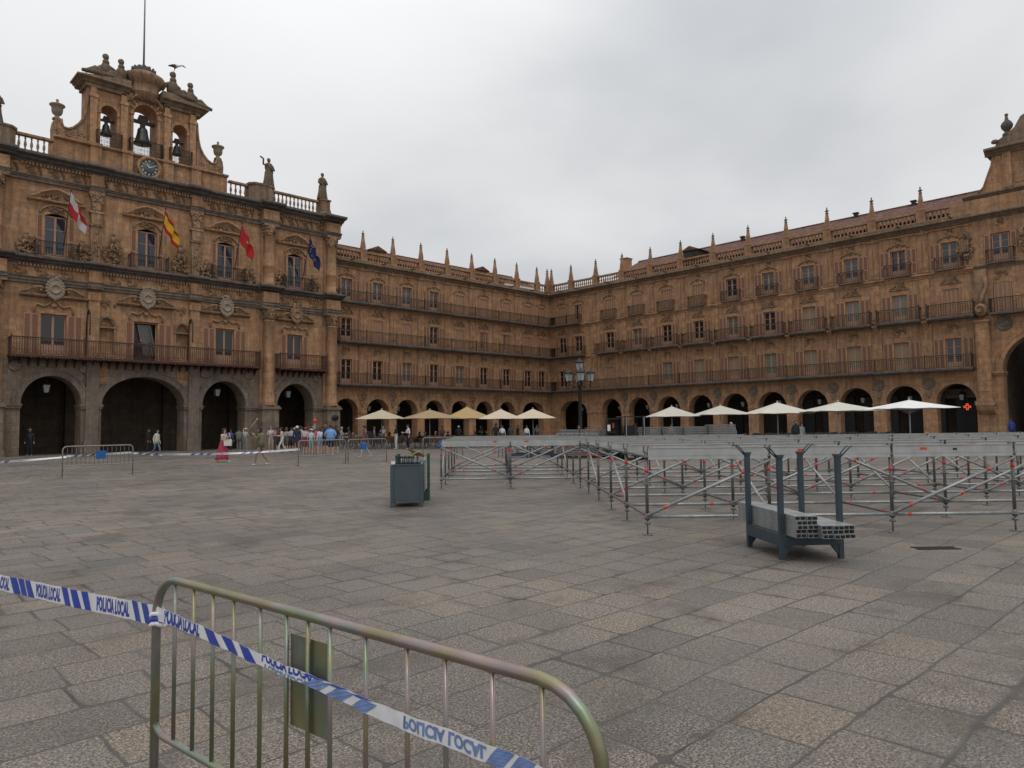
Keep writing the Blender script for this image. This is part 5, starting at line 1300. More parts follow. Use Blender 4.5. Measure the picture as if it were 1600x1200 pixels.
s=MB(); s.box(-.25,.25,.6,1.0,1.0,1.12); s.box(-.25,.25,.95,1.05,1.1,1.6); s.build('seat',M['black'],fk)
# site cabinet left of the forklift
kb=empty('site_cabinet',CF((955-800)/1130*34.6,34.6),-YAW); kb.scale=(.62,1,1); tag(kb,'dark open site cabinet with white papers left of the forklift','cabinet')
s=MB(); s.box(-.36,.34,0,.5,1.25,1.32); s.box(-.36,-.28,0,.5,0,1.9); s.box(-.36,.75,0,.5,1.9,1.96); s.box(.7,.75,.0,.5,0,1.9); s.box(-.28,.7,.44,.5,.0,1.9); s.build('cabinet_body',M['black'],kb)
s=MB(); s.box(-.34,-.12,-.02,0,1.35,1.65); s.build('paper_notice',M['white'],kb); s=MB(); s.box(.06,.16,-.02,0,1.5,1.72); s.build('red_box',M['red'],kb)
# ---- truss lying on the stage
tz=empty('lighting_truss',CF(1.42,21.0,1.30),-YAW); tag(tz,'bright aluminium lattice truss lying on the stage beams','truss')
s=MB()
for y,z in ((-.14,.03),(.14,.03),(0,.26)): s.tube([(-.3,y,z),(1.85,y,z)],.024,6)
for k in range(9):
    x=-.3+.24*k
    for (a_,b_) in (((-.14,.03),(0,.26)),((.14,.03),(0,.26)),((-.14,.03),(.14,.03))): s.tube([(x,a_[0],a_[1]),(x+.12,b_[0],b_[1])],.012,5); s.tube([(x+.12,b_[0],b_[1]),(x+.24,a_[0],a_[1])],.012,5)
s.build('lattice',M['galv'],tz); tz.scale=(.58,.62,.42)
# ---- street lamp
lp=empty('street_lamp',CF((906-800)/1130*44+.0,44)); tag(lp,'tall dark cast iron street lamp with a cluster of glass lanterns','street lamp')
s=MB(); s.lathe([(.30,0),(.30,.25),(.24,.3),(.2,.9),(.22,.95),(.14,1.1),(.11,1.3),(.10,3.9),(.13,3.95),(.15,4.1),(.10,4.2),(.06,4.3),(.05,5.0)],(0,0,0),12); s.build('post',M['iron'],lp)
for k in range(4):
    a=R(45)+k*R(90)-YAW+R(45)*(1 if k<9 else 0); dx,dy=math.cos(a),math.sin(a)
    s=MB(); s.tube([(.08*dx,.08*dy,4.05),(.35*dx,.35*dy,3.95),(.62*dx,.62*dy,4.1),(.66*dx,.66*dy,4.3)],.03,6); s.tube([(.08*dx,.08*dy,3.8),(.3*dx,.3*dy,3.95)],.02,5); s.build('arm',M['iron'],lp)
a_,b_,vs=hanging_lantern()
gm=MB().add([(x*.95,y*.95,z) for x,y,z in vs],[(0,3,2,1),(4,5,6,7),(0,1,5,4),(1,2,6,5),(2,3,7,6),(3,0,4,7)])
for k in range(5):
    if k<4: a=R(45)+k*R(90)-YAW+R(45); p=(.66*math.cos(a),.66*math.sin(a),4.33)
    else: p=(0,0,4.98)
    L_=MB(); 
    for i in range(4): L_.tube([vs[i],vs[i+4]],.015,4); L_.tube([vs[i+4],vs[4+(i+1)%4]],.02,4)
    L_.lathe([(.29,.46),(.26,.52),(.15,.62),(.05,.70),(.02,.78)],n=8); L_.lathe([(.05,-.08),(.12,0)],n=8)
    o=L_.build('lantern',M['iron'],lp,p); o2=MB(); o2.v=gm.v[:];o2.f=gm.f[:];o2.m=gm.m[:];o2.sm=gm.sm[:]; o2.build('glass',M['lampglass'],o)
# ---- parasols
UM=[('cream1',(.52,.45,.32)),('tan',(.36,.24,.12)),('tan2',(.42,.27,.11)),('cream2',(.52,.44,.33)),('cream3',(.52,.44,.33))]
def parasol(px,f,hw,apex,edge,colr,label,rot=0,group='parasols over the terraces'):
    r=(px-800)/1130*f; root=empty('parasol',CF(r,f),-YAW+rot); tag(root,label,'parasol',group)
    key=('um',colr); 
    if key not in M: 
        M[key]=simple('parasol_cloth',colr,.85,0,.06,1.5)
    n=8; vs=[(0,0,apex)]; fs=[]; m=6
    P=[]
    for k in range(n):
        a=math.pi/4*k+math.pi/4; rr=hw*(1.0 if k%2==0 else .72); P.append((a,rr))
    rings=5
    for q in range(1,rings+1):
        t=q/rings
        for k in range(n*2):
            a0,r0=P[(k//2)%n]
            if k%2==0: a,rr,sag=a0,r0,0
            else:
                a1,r1=P[(k//2+1)%n]; x=(r0*math.cos(a0)+r1*math.cos(a1))/2; y=(r0*math.sin(a0)+r1*math.sin(a1))/2; a=math.atan2(y,x); rr=math.hypot(x,y)*.985; sag=.035
            z=apex+(edge-apex)*(t**.93)-sag*math.sin(t*2.2)
            vs.append((rr*t*math.cos(a),rr*t*math.sin(a),z))
    N_=n*2
    for k in range(N_): fs.append((0,1+k,1+(k+1)%N_))
    for q in range(rings-1):
        for k in range(N_): a=1+q*N_; fs.append((a+k,a+N_+k,a+N_+(k+1)%N_,a+(k+1)%N_))
    s=MB().add(vs,fs,0,False); o=s.build('canopy',M[key],root); sd_=o.modifiers.new('s','SOLIDIFY'); sd_.thickness=.012
    s=MB()
    for k in range(n):
        a,rr=P[k]; s.tube([(0,0,apex-.08),(rr*.98*math.cos(a),rr*.98*math.sin(a),edge-.02)],.014,4)
        s.tube([(0,0,apex-.75),(rr*.45*math.cos(a),rr*.45*math.sin(a),apex+(edge-apex)*.45-.04)],.012,4)
    s.build('ribs',M['alu'],root)
    MB().tube([(0,0,.05),(0,0,apex+.02)],.035,8).ball((0,0,apex+.05),.05,n=6).build('pole',M['alu'],root)
    MB().box(-.35,.35,-.35,.35,0,.07).build('base',M['panelgrey'],root)
parasol(596,57,2.45,3.05,2.32,(.50,.43,.30),'cream parasol, leftmost over the terrace beside the town hall')
parasol(671,56,2.75,2.98,2.3,(.36,.255,.14),'darker tan parasol, second from the left beside the town hall',R(22))
parasol(729,60,2.7,3.28,2.3,(.42,.29,.135),'ochre tan parasol, tallest, third from the left',R(12))
parasol(782,60,2.5,3.05,2.25,(.60,.50,.37),'cream parasol between the ochre one and the one before the corner arch')
parasol(832,60,2.55,3.05,2.25,(.60,.50,.37),'cream parasol in front of the wide arch left of the corner')
parasol(1049,54,2.4,2.97,2.22,(.55,.51,.44),'off-white parasol, leftmost on the right hand terrace')
parasol(1125,54,2.5,3.0,2.32,(.55,.51,.44),'off-white parasol, second from the left on the right hand terrace')
parasol(1214,46,2.45,2.95,2.25,(.60,.56,.48),'off-white parasol, third from the left on the right hand terrace')
parasol(1309,43,2.5,2.85,2.32,(.60,.57,.50),'pale parasol, second from the right on the right hand terrace')
parasol(1420,39,2.4,2.80,2.35,(.78,.78,.76),'brightest white parasol, rightmost, with its pole in full view',R(4))
# ---- terrace chairs and tables
def chair_proto(kind):
    root=empty('terrace_chair'); seatm=M['rattan'] if kind=='r' else M['darkrattan']
    s=MB(); s.box(-.22,.22,-.2,.22,.43,.46); 
    pts=[(-.24,-.12),(-.25,.1),(-.2,.22),(0,.27),(.2,.22),(.25,.1),(.24,-.12)]
    for a,b in zip(pts,pts[1:]):
        h0=.66 if abs(a[0])>.22 else .86; h1=.66 if abs(b[0])>.22 else .86
        s.quad((a[0],a[1],.46),(b[0],b[1],.46),(b[0]*1.04,b[1]*1.08,h1),(a[0]*1.04,a[1]*1.08,h0))
    s.tube([(a*1.04,b*1.08,.66 if abs(a)>.22 else .86) for a,b in pts],.02,5)
    s.build('seat_shell',seatm,root)
    s=MB()
    for x,y in ((-.2,-.18),(.2,-.18),(-.2,.2),(.2,.2)): s.tube([(x,y,.44),(x*1.15,y*1.25,0)],.016,5)
    s.build('leg_frame',M['chairwhite'],root); return root
M['rattan']=simple('brown_rattan',(.16,.085,.05),.7,0,.3,20); M['darkrattan']=simple('dark_plum_rattan',(.035,.022,.028),.6,0,.3,20); M['chairwhite']=simple('white_tube',(.5,.5,.5),.4)
def table_proto():
    root=empty('terrace_table'); MB().lathe([(.36,.70),(.37,.71),(.37,.735),(.02,.74)],n=14).build('table_top',M['panelgrey'],root); s=MB().tube([(0,0,0.03),(0,0,.7)],.03,6); s.lathe([(.24,0),(.24,.02),(.05,.05)],n=10); s.build('table_leg',M['galv'],root); return root
cr=chair_proto('r'); cd=chair_proto('d'); tp=table_proto(); used={}
def put(proto,loc,rz,label,cat,group):
    k=proto.name
    o=proto if k not in used else copy_tree(proto); used[k]=1
    o.location=loc; o.rotation_euler=(0,0,rz); tag(o,label,cat,group); return o
rd=random.Random(44); TBL=[]
for rowi,(f0) in enumerate((57.4,60.2,63.2)):
    for k in range(8 if rowi else 8):
        px=548+ (k*33)+rowi*9; f=f0+rd.uniform(-.3,.3); r=(px-800)/1130*f; TBL.append((r,f,rowi,k))
        p=CF(r,f)
        if p.y>-1.8: continue
        put(tp,p,0,'round grey table among brown wicker chairs on the terrace beside the town hall','table','tables on the left terrace')
        for a in (20,110,200,290):
            if rd.random()<.12: continue
            a=R(a+rd.uniform(-20,20)); put(cr,p+Vector((.62*math.cos(a),.62*math.sin(a),0)),a-R(90)+rd.uniform(-.3,.3),'brown wicker chair with white legs on the terrace beside the town hall','chair','wicker chairs on the left terrace')
for rowi,f0 in enumerate((49,52.5,56)):
    for k in range(8):
        px=1165+k*33+rowi*7; f=f0+rd.uniform(-.4,.4); r=(px-800)/1130*f; p=CF(r,f)
        if p.x>-1.6 or px>1395: continue
        put(tp,p,0,'round grey table among dark chairs on the right hand terrace','table','tables on the right terrace')
        for a in (45,135,225,315):
            a=R(a+rd.uniform(-20,20)); put(cd,p+Vector((.62*math.cos(a),.62*math.sin(a),0)),a-R(90)+rd.uniform(-.3,.3),'dark plum wicker chair with white legs on the right hand terrace','chair','dark chairs on the right terrace')
# ---- crowd barriers
def barrier(a,b,h,label,mat,group,rail=.0175,bars=14,bar_r=.008,low=.42,cr_=.14,sign=None,feet=True,plate=None,bx=None):
    a=Vector(a);b=Vector(b); d=b-a; L=d.length; rz=math.atan2(d.y,d.x)
    root=empty('crowd_barrier',a,rz); tag(root,label,'barrier',group)
    P=[(0,0,0),(0,0,h-cr_)]+[(cr_-cr_*math.cos(t),0,h-cr_+cr_*math.sin(t)) for t in [R(15*k) for k in range(1,7)]]+[(L-cr_+cr_*math.sin(t),0,h-cr_+cr_*math.cos(t)) for t in [R(15*k) for k in range(0,7)]]+[(L,0,0)]
    MB().tube(P,rail,12 if rail>.0174 and bars<15 and plate else 8).build('frame_tube',mat,root)
    MB().tube([(0,0,low+.035),(.03,0,low+.012),(.07,0,low),(L-.07,0,low),(L-.03,0,low+.012),(L,0,low+.035)],rail*.82,8).build('lower_rail',mat,root)
    xs=bx or [L*(k+1)/(bars+1) for k in range(bars)]
    for x in xs:
        s=MB().tube([(x,0,low),(x,0,h-.012)],bar_r,8); s.build('bar',mat if plate else M['galv_dark'],root)
    if feet:
        for x in (0.0,L):
            s=MB(); s.tube([(x,-.28,.015),(x,.28,.015)],.014,6); s.build('foot',mat,root)
    return root
BA0=CF(-1.355,2.78); BB0=CF(.175,1.512)
bd=(BB0-BA0).length
# bar positions measured along the rail
def tpx(px): # distance along the barrier for a picture column
    k=(px-800)/1130; return (k*2.78+1.355)/(.772+.639*k)
bxs=[tpx(x)*bd/1.99 for x in (278,307,337,369,410,451,484,518,573,637,696,768,845)]
fb=barrier(BA0,BB0,1.10,'near zinc plated crowd barrier with rainbow sheen and small plate, wrapped in police tape',M['irid'],None,.0160,13,.0072,.52,.16,plate=True,bx=bxs)
s=MB(); x0,x1=bxs[5],bxs[7]; s.box(x0+.006,x1-.006,.010,.013,.76,1.03); s.build('plate',M['irid'],fb)
def gp(px,py): return GP(px,py)
far=[((97,747),(207,741),'steel crowd barrier with blue sign in front of the left town hall arches',155),((466,728),(540,724),'steel crowd barrier in front of the tour group, left of the pair',502),((544,724),(604,721),'steel crowd barrier with blue sign, right of the pair before the tour group',567),((661,718),(714,716),'steel crowd barrier before the wicker chairs, next to the stage',688)]
def hz(px): return 668-.0115*(px-800)
for (p0,p1,lab,sx_) in far:
    a=gp(*p0); b=gp(*p1); o=barrier((a.x,a.y,0),(b.x,b.y,0),1.1,lab,M['steelrail'],'steel crowd barriers along the police line',.022,15,.0065,.42)
    L=(b-a).length
    if sx_ and sx_!=502:
        t=(sx_-p0[0])/(p1[0]-p0[0])*L; MB().box(t-.17,t+.17,-.035,-.025,.62,.92).build('blue_sign',M['bluesign'],o)
for k in range(2):
    a=CF((722+k*62-800)/1130*38.5,38.5); b=CF((722+k*62+56-800)/1130*38.3,38.3); barrier(a,b,1.1,"steel crowd barrier half hidden behind the left end of the stage, %s of two"%('left','right')[k],M['steelrail'],'steel crowd barriers along the police line',.022,15,.0065,.42)
# red and white bar on the right terrace edge
# ---- police tape
TXT={}
def textpolys(txt,size=1.0):
    if txt in TXT: return TXT[txt]
    me=text_mesh(txt,size,0,1.0,.04); TXT[txt]=me; return me
def tape(name,label,pts,width,items,mats,twist=None,group=None,up=None,drop=None):
    """pts: centre line; items: list of (kind,s0,s1,t0,t1,mat,flip) in metres along the tape; t 0..1 across"""
    pts=[Vector(p) for p in pts]; cum=[0]
    for a,b in zip(pts,pts[1:]): cum.append(cum[-1]+(b-a).length)
    Lh=cum[-1]
    def at(s,t,off=0):
        s=max(0,min(Lh-1e-6,s)); i=0
        while cum[i+1]<s: i+=1
        f=(s-cum[i])/(cum[i+1]-cum[i]); p=pts[i].lerp(pts[i+1],f)
        d=(pts[i+1]-pts[i]).normalized()
        tw=twist(s) if twist else 0
        n=Vector((0,0,1)).cross(d); n.normalize(); n=n if n.dot(Fh)<0 else -n   # towards the viewer side
        upv=d.cross(n); upv=upv if upv.z>0 else -upv
        u=upv*math.cos(tw)+n*math.sin(tw); nn=n*math.cos(tw)-upv*math.sin(tw)
        w=width(s) if callable(width) else width
        rip=.0022*math.sin(s*31)+.0015*math.sin(s*77+t*3)
        return p+u*((t-.5)*w)+nn*(off+rip)
    root=empty(name,pts[0]); tag(root,label,'tape',group); o0=pts[0]
    n=max(40,int(Lh/.02)); vs=[];fs=[];K=4
    for i in range(n+1):
        for k in range(K+1): vs.append(at(Lh*i/n,k/K)-o0)
    for i in range(n):
        for k in range(K): a=i*(K+1)+k; fs.append((a,a+1,a+K+2,a+K+1))
    MB().add(vs,fs,0,True).build('tape_strip',mats[0],root)
    for it in items:
        kind,s0,s1,t0,t1,mi,flip=it
        bm=bmesh.new()
        if kind=='stripe':
            sl=(s1-s0); q=6; grid=[]
            for b_ in range(q+1):
                t=t0+(t1-t0)*b_/q; sh=.45*sl*(1-b_/q)*(1 if not flip else -1)
                grid.append([bm.verts.new((s0+sh+sl*.62*a_/3,t,0)) for a_ in range(4)])
            for b_ in range(q):
                for a_ in range(3): bm.faces.new((grid[b_][a_],grid[b_][a_+1],grid[b_+1][a_+1],grid[b_+1][a_]))
        else:
            me=textpolys(kind); bm.from_mesh(me); xs=[v.co.x for v in bm.verts]; ys=[v.co.y for v in bm.verts]
            xa,xb,ya,yb=min(xs),max(xs),min(ys),max(ys)
            for v in bm.verts:
                x=(v.co.x-xa)/(xb-xa); y=(v.co.y-ya)/(yb-ya)
                if flip: y=1-y
                v.co=Vector((s0+x*(s1-s0), t0+y*(t1-t0),0))
            for cut,sg_ in ((.03,-1),(.97,1)):
                bmesh.ops.bisect_plane(bm,geom=bm.verts[:]+bm.edges[:]+bm.faces[:],plane_co=(0,cut,0),plane_no=(0,sg_,0),clear_outer=True)
            step=.03; x=s0
            while x<s1:
                bmesh.ops.bisect_plane(bm,geom=bm.verts[:]+bm.edges[:]+bm.faces[:],plane_co=(x,0,0),plane_no=(1,0,0)); x+=step
        for v in bm.verts: v.co=at(v.co.x,v.co.y,.0012)-o0
        me=bpy.data.meshes.new('print'); bm.to_mesh(me); bm.free(); me.materials.append(mats[mi]); ob=bpy.data.objects.new('lettering' if kind!='stripe' else 'stripe',me); linkob(ob,root)
    return root
TM=[M['tapewhite'],M['tapeblue'],M['tapepale']]
# from the left edge to the barrier's corner post
A=[PF(-190,862,4.1),PF(-80,886,3.85),PF(0,910,3.6),PF(62,923,3.38),PF(125,937,3.18),PF(190,950,2.98),PF(240,961,2.80),PF(256,964,2.76)]
ca=[0]
for a,b in zip(A,A[1:]): ca.append(ca[-1]+(b-a).length)
def sA(px):
    X=[-190,-80,0,62,125,190,240,256]
    for i in range(7):
        if px<=X[i+1]: return ca[i]+(ca[i+1]-ca[i])*(px-X[i])/(X[i+1]-X[i])
    return ca[-1]
it=[]
for a,b in ((153,202),(57,95),(-26,16),(-105,-68)): it.append(('POLICIA LOCAL',sA(a),sA(b),.10,.90,1,False))
for a in (96,111,127,206,222,17,28,39,-66,-56,-46): it.append(('stripe',sA(a),sA(a+15),0.0,1.0,1,False))
tape('police_tape','blue and white police tape from the left edge to the corner of the near barrier',A,.075,it,TM,group='police tape')
B_=[]
for px,py in ((243,957),(262,965),(300,981),(350,1004),(400,1028),(450,1050),(500,1070),(560,1097),(620,1124),(680,1146),(740,1169),(800,1192),(860,1218),(905,1240)):
    k=(px-800)/1130; t=tpx(px); f=2.78-.639*t-.034; B_.append(PF(px,py,f))
cb_=[0]
for a,b in zip(B_,B_[1:]): cb_.append(cb_[-1]+(b-a).length)
XB=[243,262,300,350,400,450,500,560,620,680,740,800,860,905]
def sB(px):
    for i in range(len(XB)-1):
        if px<=XB[i+1]: return cb_[i]+(cb_[i+1]-cb_[i])*(px-XB[i])/(XB[i+1]-XB[i])
    return cb_[-1]
it=[('POLICIA LOCAL',sB(258),sB(312),.02,1.25,1,False),('POLICIA LOCAL',sB(409),sB(490),.42,1.35,1,False),('POLICIA LOCAL',sB(414),sB(482),-.35,.34,2,True),('POLICIA LOCAL',sB(631),sB(762),.13,.88,2,True)]
for a in (318,346,373): it.append(('stripe',sB(a),sB(a+26),0,1,1,False))
for a in (492,528,566): it.append(('stripe',sB(a),sB(a+40),0.0,.86,2,True))
for a in (486,522,560): it.append(('stripe',sB(a),sB(a+40),.82,1.0,1,True))
for a in (778,812,850): it.append(('stripe',sB(a),sB(a+44),0.0,1.0,2,True))
tape('police_tape','twisted police tape slanting down across the bars of the near barrier',B_,lambda s:.052-.013*min(1,s/.3)+.004*math.sin(s*5),it,TM,group='police tape')
# knot round the post
s=MB(); kp=PF(247,962,2.775); 
for k in range(3): s.tube([kp+Vector((.024*math.cos(t),.024*math.sin(t),.018*k-.03+.008*math.sin(t*2))) for t in [q*.6 for q in range(12)]],.009,5,k%2)
tag(s.build('tape_knot',TM,None),'crumpled knot of police tape round the corner post of the near barrier','tape','police tape')
# far tape line
def farTape(pp,label):
    P=[]
    for px,py,f in pp: P.append(PF(px,py,f))
    L=sum((b-a).length for a,b in zip(P,P[1:])); it=[]; s=.3
    while s<L-1: 
        for q in range(3): it.append(('stripe',s+q*.32,s+q*.32+.26,0,1,1,True))
        it.append(('stripe',s+1.15,s+1.8,.3,.7,2,True)); s+=2.1
    tape('police_tape',label,P,.085,it,TM,twist=lambda s:.5*math.sin(s*.9)+.25*math.sin(s*2.3),group='police tape')
farTape([(-120,728,29.5),(0,722,30),(50,718.5,30.2),(104,714,30.3)],'police tape from the left edge to the barrier with the blue sign')
farTape([(104,713,30.2),(155,710,30.7),(205,707,31)],'police tape lying across the barrier with the blue sign')
farTape([(206,708,31),(250,710,31.3),(330,709.5,32),(400,707,32.4),(440,704,32.6),(468,702,33)],'police tape between the barrier with blue sign and the tour group, behind the walking women')
# drain cover
s=MB(); 
for k in range(14): s.box(-.26+.038*k,-.26+.038*k+.02,-.07,.07,.003,.011)
s.box(-.28,.28,-.09,-.07,.002,.012); s.box(-.28,.28,.07,.09,.002,.012)
tag(s.build('drain_cover',M['iron'],None,GP(1462,857),(0,0,-YAW)),'dark iron drain grating set in the paving right of the blue-grey rack','drain')
# ================================================================== PEOPLE
SK=(.50,.30,.21); SKD=(.34,.19,.13)
def colmat(c,rough=.85):
    k=('c',)+tuple(round(x,3) for x in c)
    if k not in M: M[k]=simple('cloth',c,rough,0,.12,14)
    return M[k]
def person(loc,face,label,top=(.5,.5,.5),bottom=(.1,.1,.12),hair=(.03,.02,.015),h=1.7,pose='stand',sleeve='long',legs='long',skin=SK,shoe=(.4,.4,.4),hairlen=0,skirt=None,bag=None,hat=None,fat=1.0,arms=None,seed=0,jacket=None,backpack=None,group=None,bald=False,top2=None):
    rd=random.Random(seed); k=h/1.7
    root=empty('person',loc,face); tag(root,label,'person',group)      # faces local -y
    V=[];E=[];RR=[];REG=[]
    def v(x,y,z,r): V.append((x*k,y*k,z*k)); RR.append(r*k); return len(V)-1
    def e(a,b,reg): E.append((a,b)); REG.append(reg)
    SKN,TOP,BOT,SHO,HAIR=0,1,2,3,4
    sit=pose=='sit'; hz_=.50 if sit else .93
    lean=-.05 if pose in('walk','phone') else 0
    pel=v(0,0,hz_,.125*fat); wa=v(0,lean*.3,hz_+.17,.118*fat); ch=v(0,lean*.7,hz_+.36,.135*fat); nk=v(0,lean-.0,hz_+.52,.055); hb=v(0,lean-.02,hz_+.585,.058); hc=v(0,lean-.03,hz_+.665,.092); ht=v(0,lean-.02,hz_+.735,.075)
    e(pel,wa,BOT if not top2 else TOP); e(wa,ch,TOP); e(ch,nk,TOP); e(nk,hb,SKN); e(hb,hc,SKN); e(hc,ht,SKN)
    ns=v(0,lean-.125,hz_+.655,.016); e(hc,ns,SKN)
    A=arms or ('down','down')
    zs=hz_+.46
    for sx,am in ((-1,A[0]),(1,A[1])):
        sh=v(sx*.165*min(fat,1.15),lean*.9,zs,.058*fat); e(ch,sh,TOP)
        if am=='down': el=(sx*.23,.02,zs-.27); wr=(sx*.245,-.05,zs-.50)
        elif am=='swing': el=(sx*.22,.08*sx,zs-.26); wr=(sx*.22,-.02+.14*sx,zs-.47)
        elif am=='fold': el=(sx*.23,-.02,zs-.26); wr=(sx*.06,-.22,zs-.20)
        elif am=='phone': el=(sx*.20,-.14,zs-.22); wr=(sx*.08,-.30,zs-.03)
        elif am=='up': el=(sx*.27,-.16,zs-.02); wr=(sx*.30,-.28,zs+.20)
        elif am=='hip': el=(sx*.33,.08,zs-.24); wr=(sx*.17,-.05,zs-.42)
        elif am=='out': el=(sx*.30,-.10,zs-.18); wr=(sx*.42,-.26,zs-.12)
        else: el=(sx*.21,-.1,zs-.24); wr=(sx*.14,-.32,zs-.24)
        a=v(*el,.043*(fat*.5+.5)); b=v(*wr,.030)
        e(sh,a,TOP if sleeve!='none' else SKN); e(a,b,TOP if sleeve=='long' else SKN)
        d=(Vector(wr)-Vector(el)).normalized(); p=Vector(wr)+d*.07; hnd=v(p.x,p.y,p.z,.026); e(b,hnd,SKN)
        side=d.cross(Vector((0,1,0.3))).normalized()
        for q in range(4):
            p2=p+d*(.075-.01*abs(q-1.2))+side*(.013*(q-1.5)); f_=v(p2.x,p2.y-.01,p2.z,.009); e(hnd,f_,SKN)
        p3=Vector(wr)+d*.06-side*.045; f_=v(p3.x,p3.y-.02,p3.z,.010); e(b,f_,SKN)
    for sx in (-1,1):
        hp=(sx*.085,0,hz_-.05)
        if sit: kn=(sx*.12,-.42,.50); an=(sx*.12,-.42-.02,.10)
        elif pose=='walk': kn=(sx*.09,-.08-.12*sx,.50); an=(sx*.09,.04-.27*sx,.10 if sx>0 else .13)
        else: kn=(sx*(.095+.01*rd.random()),-.02,.50); an=(sx*.11,.02*rd.random(),.085)
        a=v(*hp,.088*fat); b=v(*kn,.060); c=v(*an,.040); t=v(an[0]*1.15,an[1]-.15,.035,.034); hl=v(an[0],an[1]+.04,an[2]-.045,.036)
        e(pel,a,BOT); e(a,b,BOT if legs!='bare' else SKN); e(b,c,BOT if legs=='long' else SKN); e(c,hl,SHO); e(hl,t,SHO)
    mats=[colmat(skin,.6),colmat(top),colmat(bottom),colmat(shoe),colmat(hair)]
    body=skin_body('body',V,E,RR,mats,REG,root,1)
    c=Vector(V[hc])
    if not bald:
        s=MB(); cz=c.z+.022*k; n=12
        vs=[];fs=[]
        for i in range(7):
            th_=i/6*math.pi*.62
            for j in range(n):
                a=2*math.pi*j/n; front=max(0,-math.sin(a)); tt=th_*(1-.42*front)
                vs.append((c.x+.102*k*math.sin(tt)*math.cos(a),c.y+.012*k+.112*k*math.sin(tt)*math.sin(a),cz+.108*k*math.cos(tt)))
        for i in range(6):
            for j in range(n): fs.append((i*n+j,i*n+(j+1)%n,(i+1)*n+(j+1)%n,(i+1)*n+j))
        s.add(vs,fs,0,True)
        if hairlen: s.lathe([(.095*k,.05*k),(.105*k,-.03*k),(.10*k,-.12*k*hairlen),(.07*k,-.2*k*hairlen),(.02*k,-.24*k*hairlen)],(c.x,c.y+.04*k,c.z),10,sy=.62)
        s.build('hair',colmat(hair),root)
    if hat:
        s=MB(); s.lathe([(.112*k,.02*k),(.112*k,.06*k),(.09*k,.12*k),(.02*k,.14*k)],tuple(c),12); s.box(c.x-.08*k,c.x+.08*k,c.y-.19*k,c.y-.08*k,c.z+.03*k,c.z+.045*k); s.build('cap',colmat(hat),root)
    for sx in (-1,1): MB().ball((c.x+sx*.034*k,c.y-.083*k,c.z+.0*k),.011*k,.008*k,.009*k,6,0,3).build('eye',colmat((.02,.015,.012)),root)
    if skirt:
        cs,zb,rb=skirt; s=MB(); n=20; vs=[];fs=[]
        zt=(hz_+.14)*k; m_=8
        for i in range(m_+1):
            t=i/m_; z=zt+(zb-zt)*t
            for j in range(n):
                a=2*math.pi*j/n; r_=(.135*fat+(rb-.135*fat)*t**.9)*k*(1+.07*t*math.sin(a*6+seed)); vs.append((r_*math.cos(a),r_*.85*math.sin(a)+.05*t*(pose=='walk'),z))
        for i in range(m_):
            for j in range(n): fs.append((i*n+j,(i+1)*n+j,(i+1)*n+(j+1)%n,i*n+(j+1)%n))
        s.add(vs,fs,0,True); o=s.build('skirt',colmat(cs),root); o.modifiers.new('s','SOLIDIFY').thickness=.01
    if jacket:
        s=MB(); s.lathe([(.185*fat*k,(hz_-.12)*k),(.175*fat*k,(hz_+.12)*k),(.18*fat*k,(hz_+.34)*k),(.15*fat*k,(hz_+.46)*k),(.07*k,(hz_+.53)*k)],(0,.0,0),14,sy=.74); s.build('jacket',colmat(jacket),root)
    return root
def bag(loc,c,label,sz=.3,strap=.35,rz=0):
    root=empty('shoulder_bag',loc,rz); tag(root,label,'bag'); s=MB(); w=sz/2
    s.prism([(-w,-w*.9),(w,-w*.9),(w*1.1,w*.5),(w*.8,w*.9),(-w*.8,w*.9),(-w*1.1,w*.5)],-.05,.05); s.build('bag_body',colmat(c),root)
    MB().tube([(-w*.8,0,w*.8),(-.05,0,w+strap),(.05,0,w+strap),(w*.8,0,w*.8)],.012,5).build('strap',colmat(c),root); return root
def FR(px,f): return CF((px-800)/1130*f,f)
def FG(px,py): q=GP(px,py); return Vector((q.x,q.y,0))
T0=-YAW  # body facing the viewer when rz=T0; add pi to face away
def P(px,py,ang,label,**k):
    k.setdefault('seed',int(px)); return person(FG(px,py),T0+R(ang),label,**k)
G1='tour group before the town hall'
W=(.62,.60,.57)
P(348,722,75,'woman in a long raspberry skirt and pale top walking right, white bag on her arm',top=(.50,.44,.42),bottom=(.33,.035,.07),skirt=((.33,.035,.07),.14,.36),hair=(.06,.02,.015),hairlen=1.4,pose='walk',sleeve='none',arms=('mid','phone'),shoe=W,h=1.68)
q=FG(357,722); bag(q+Vector((0,0,.98))-Fh*.1,W,'white shoulder bag carried by the woman in the raspberry skirt',.36,.3,T0)
P(408,727,-80,'woman in an olive top and khaki trousers looking at her phone, walking left',top=(.15,.145,.085),bottom=(.26,.195,.13),top2=True,hair=(.035,.02,.015),hairlen=1.5,pose='walk',arms=('phone','phone'),shoe=W,h=1.72,legs='long',fat=1.05,jacket=(.15,.145,.085))
P(360,706,160,'person in a blue shirt and dark trousers behind the woman in the raspberry skirt',top=(.05,.10,.25),bottom=(.02,.02,.03),pose='stand',h=1.62)
P(373,706,175,'person in olive jacket and grey jeans beside the one with the stick',top=(.14,.15,.10),bottom=(.16,.17,.19),jacket=(.14,.15,.10),arms=('down','out'),h=1.7,fat=1.15)
pk=P(383,705,170,'person in white cap and grey trousers raising a long stick',top=(.40,.36,.36),bottom=(.24,.24,.25),hat=W,arms=('fold','up'),h=1.68)
s=MB(); q=FG(386,705); s.tube([q+Vector((0,0,1.45)),q+Rh*.72+Vector((0,0,2.35))],.012,6); s.ball(tuple(q+Rh*.74+Vector((0,0,2.38))),.05,n=6); tag(s.build('tour_stick',M['white'],None),'thin pale stick held up at an angle by the person in the white cap','stick')
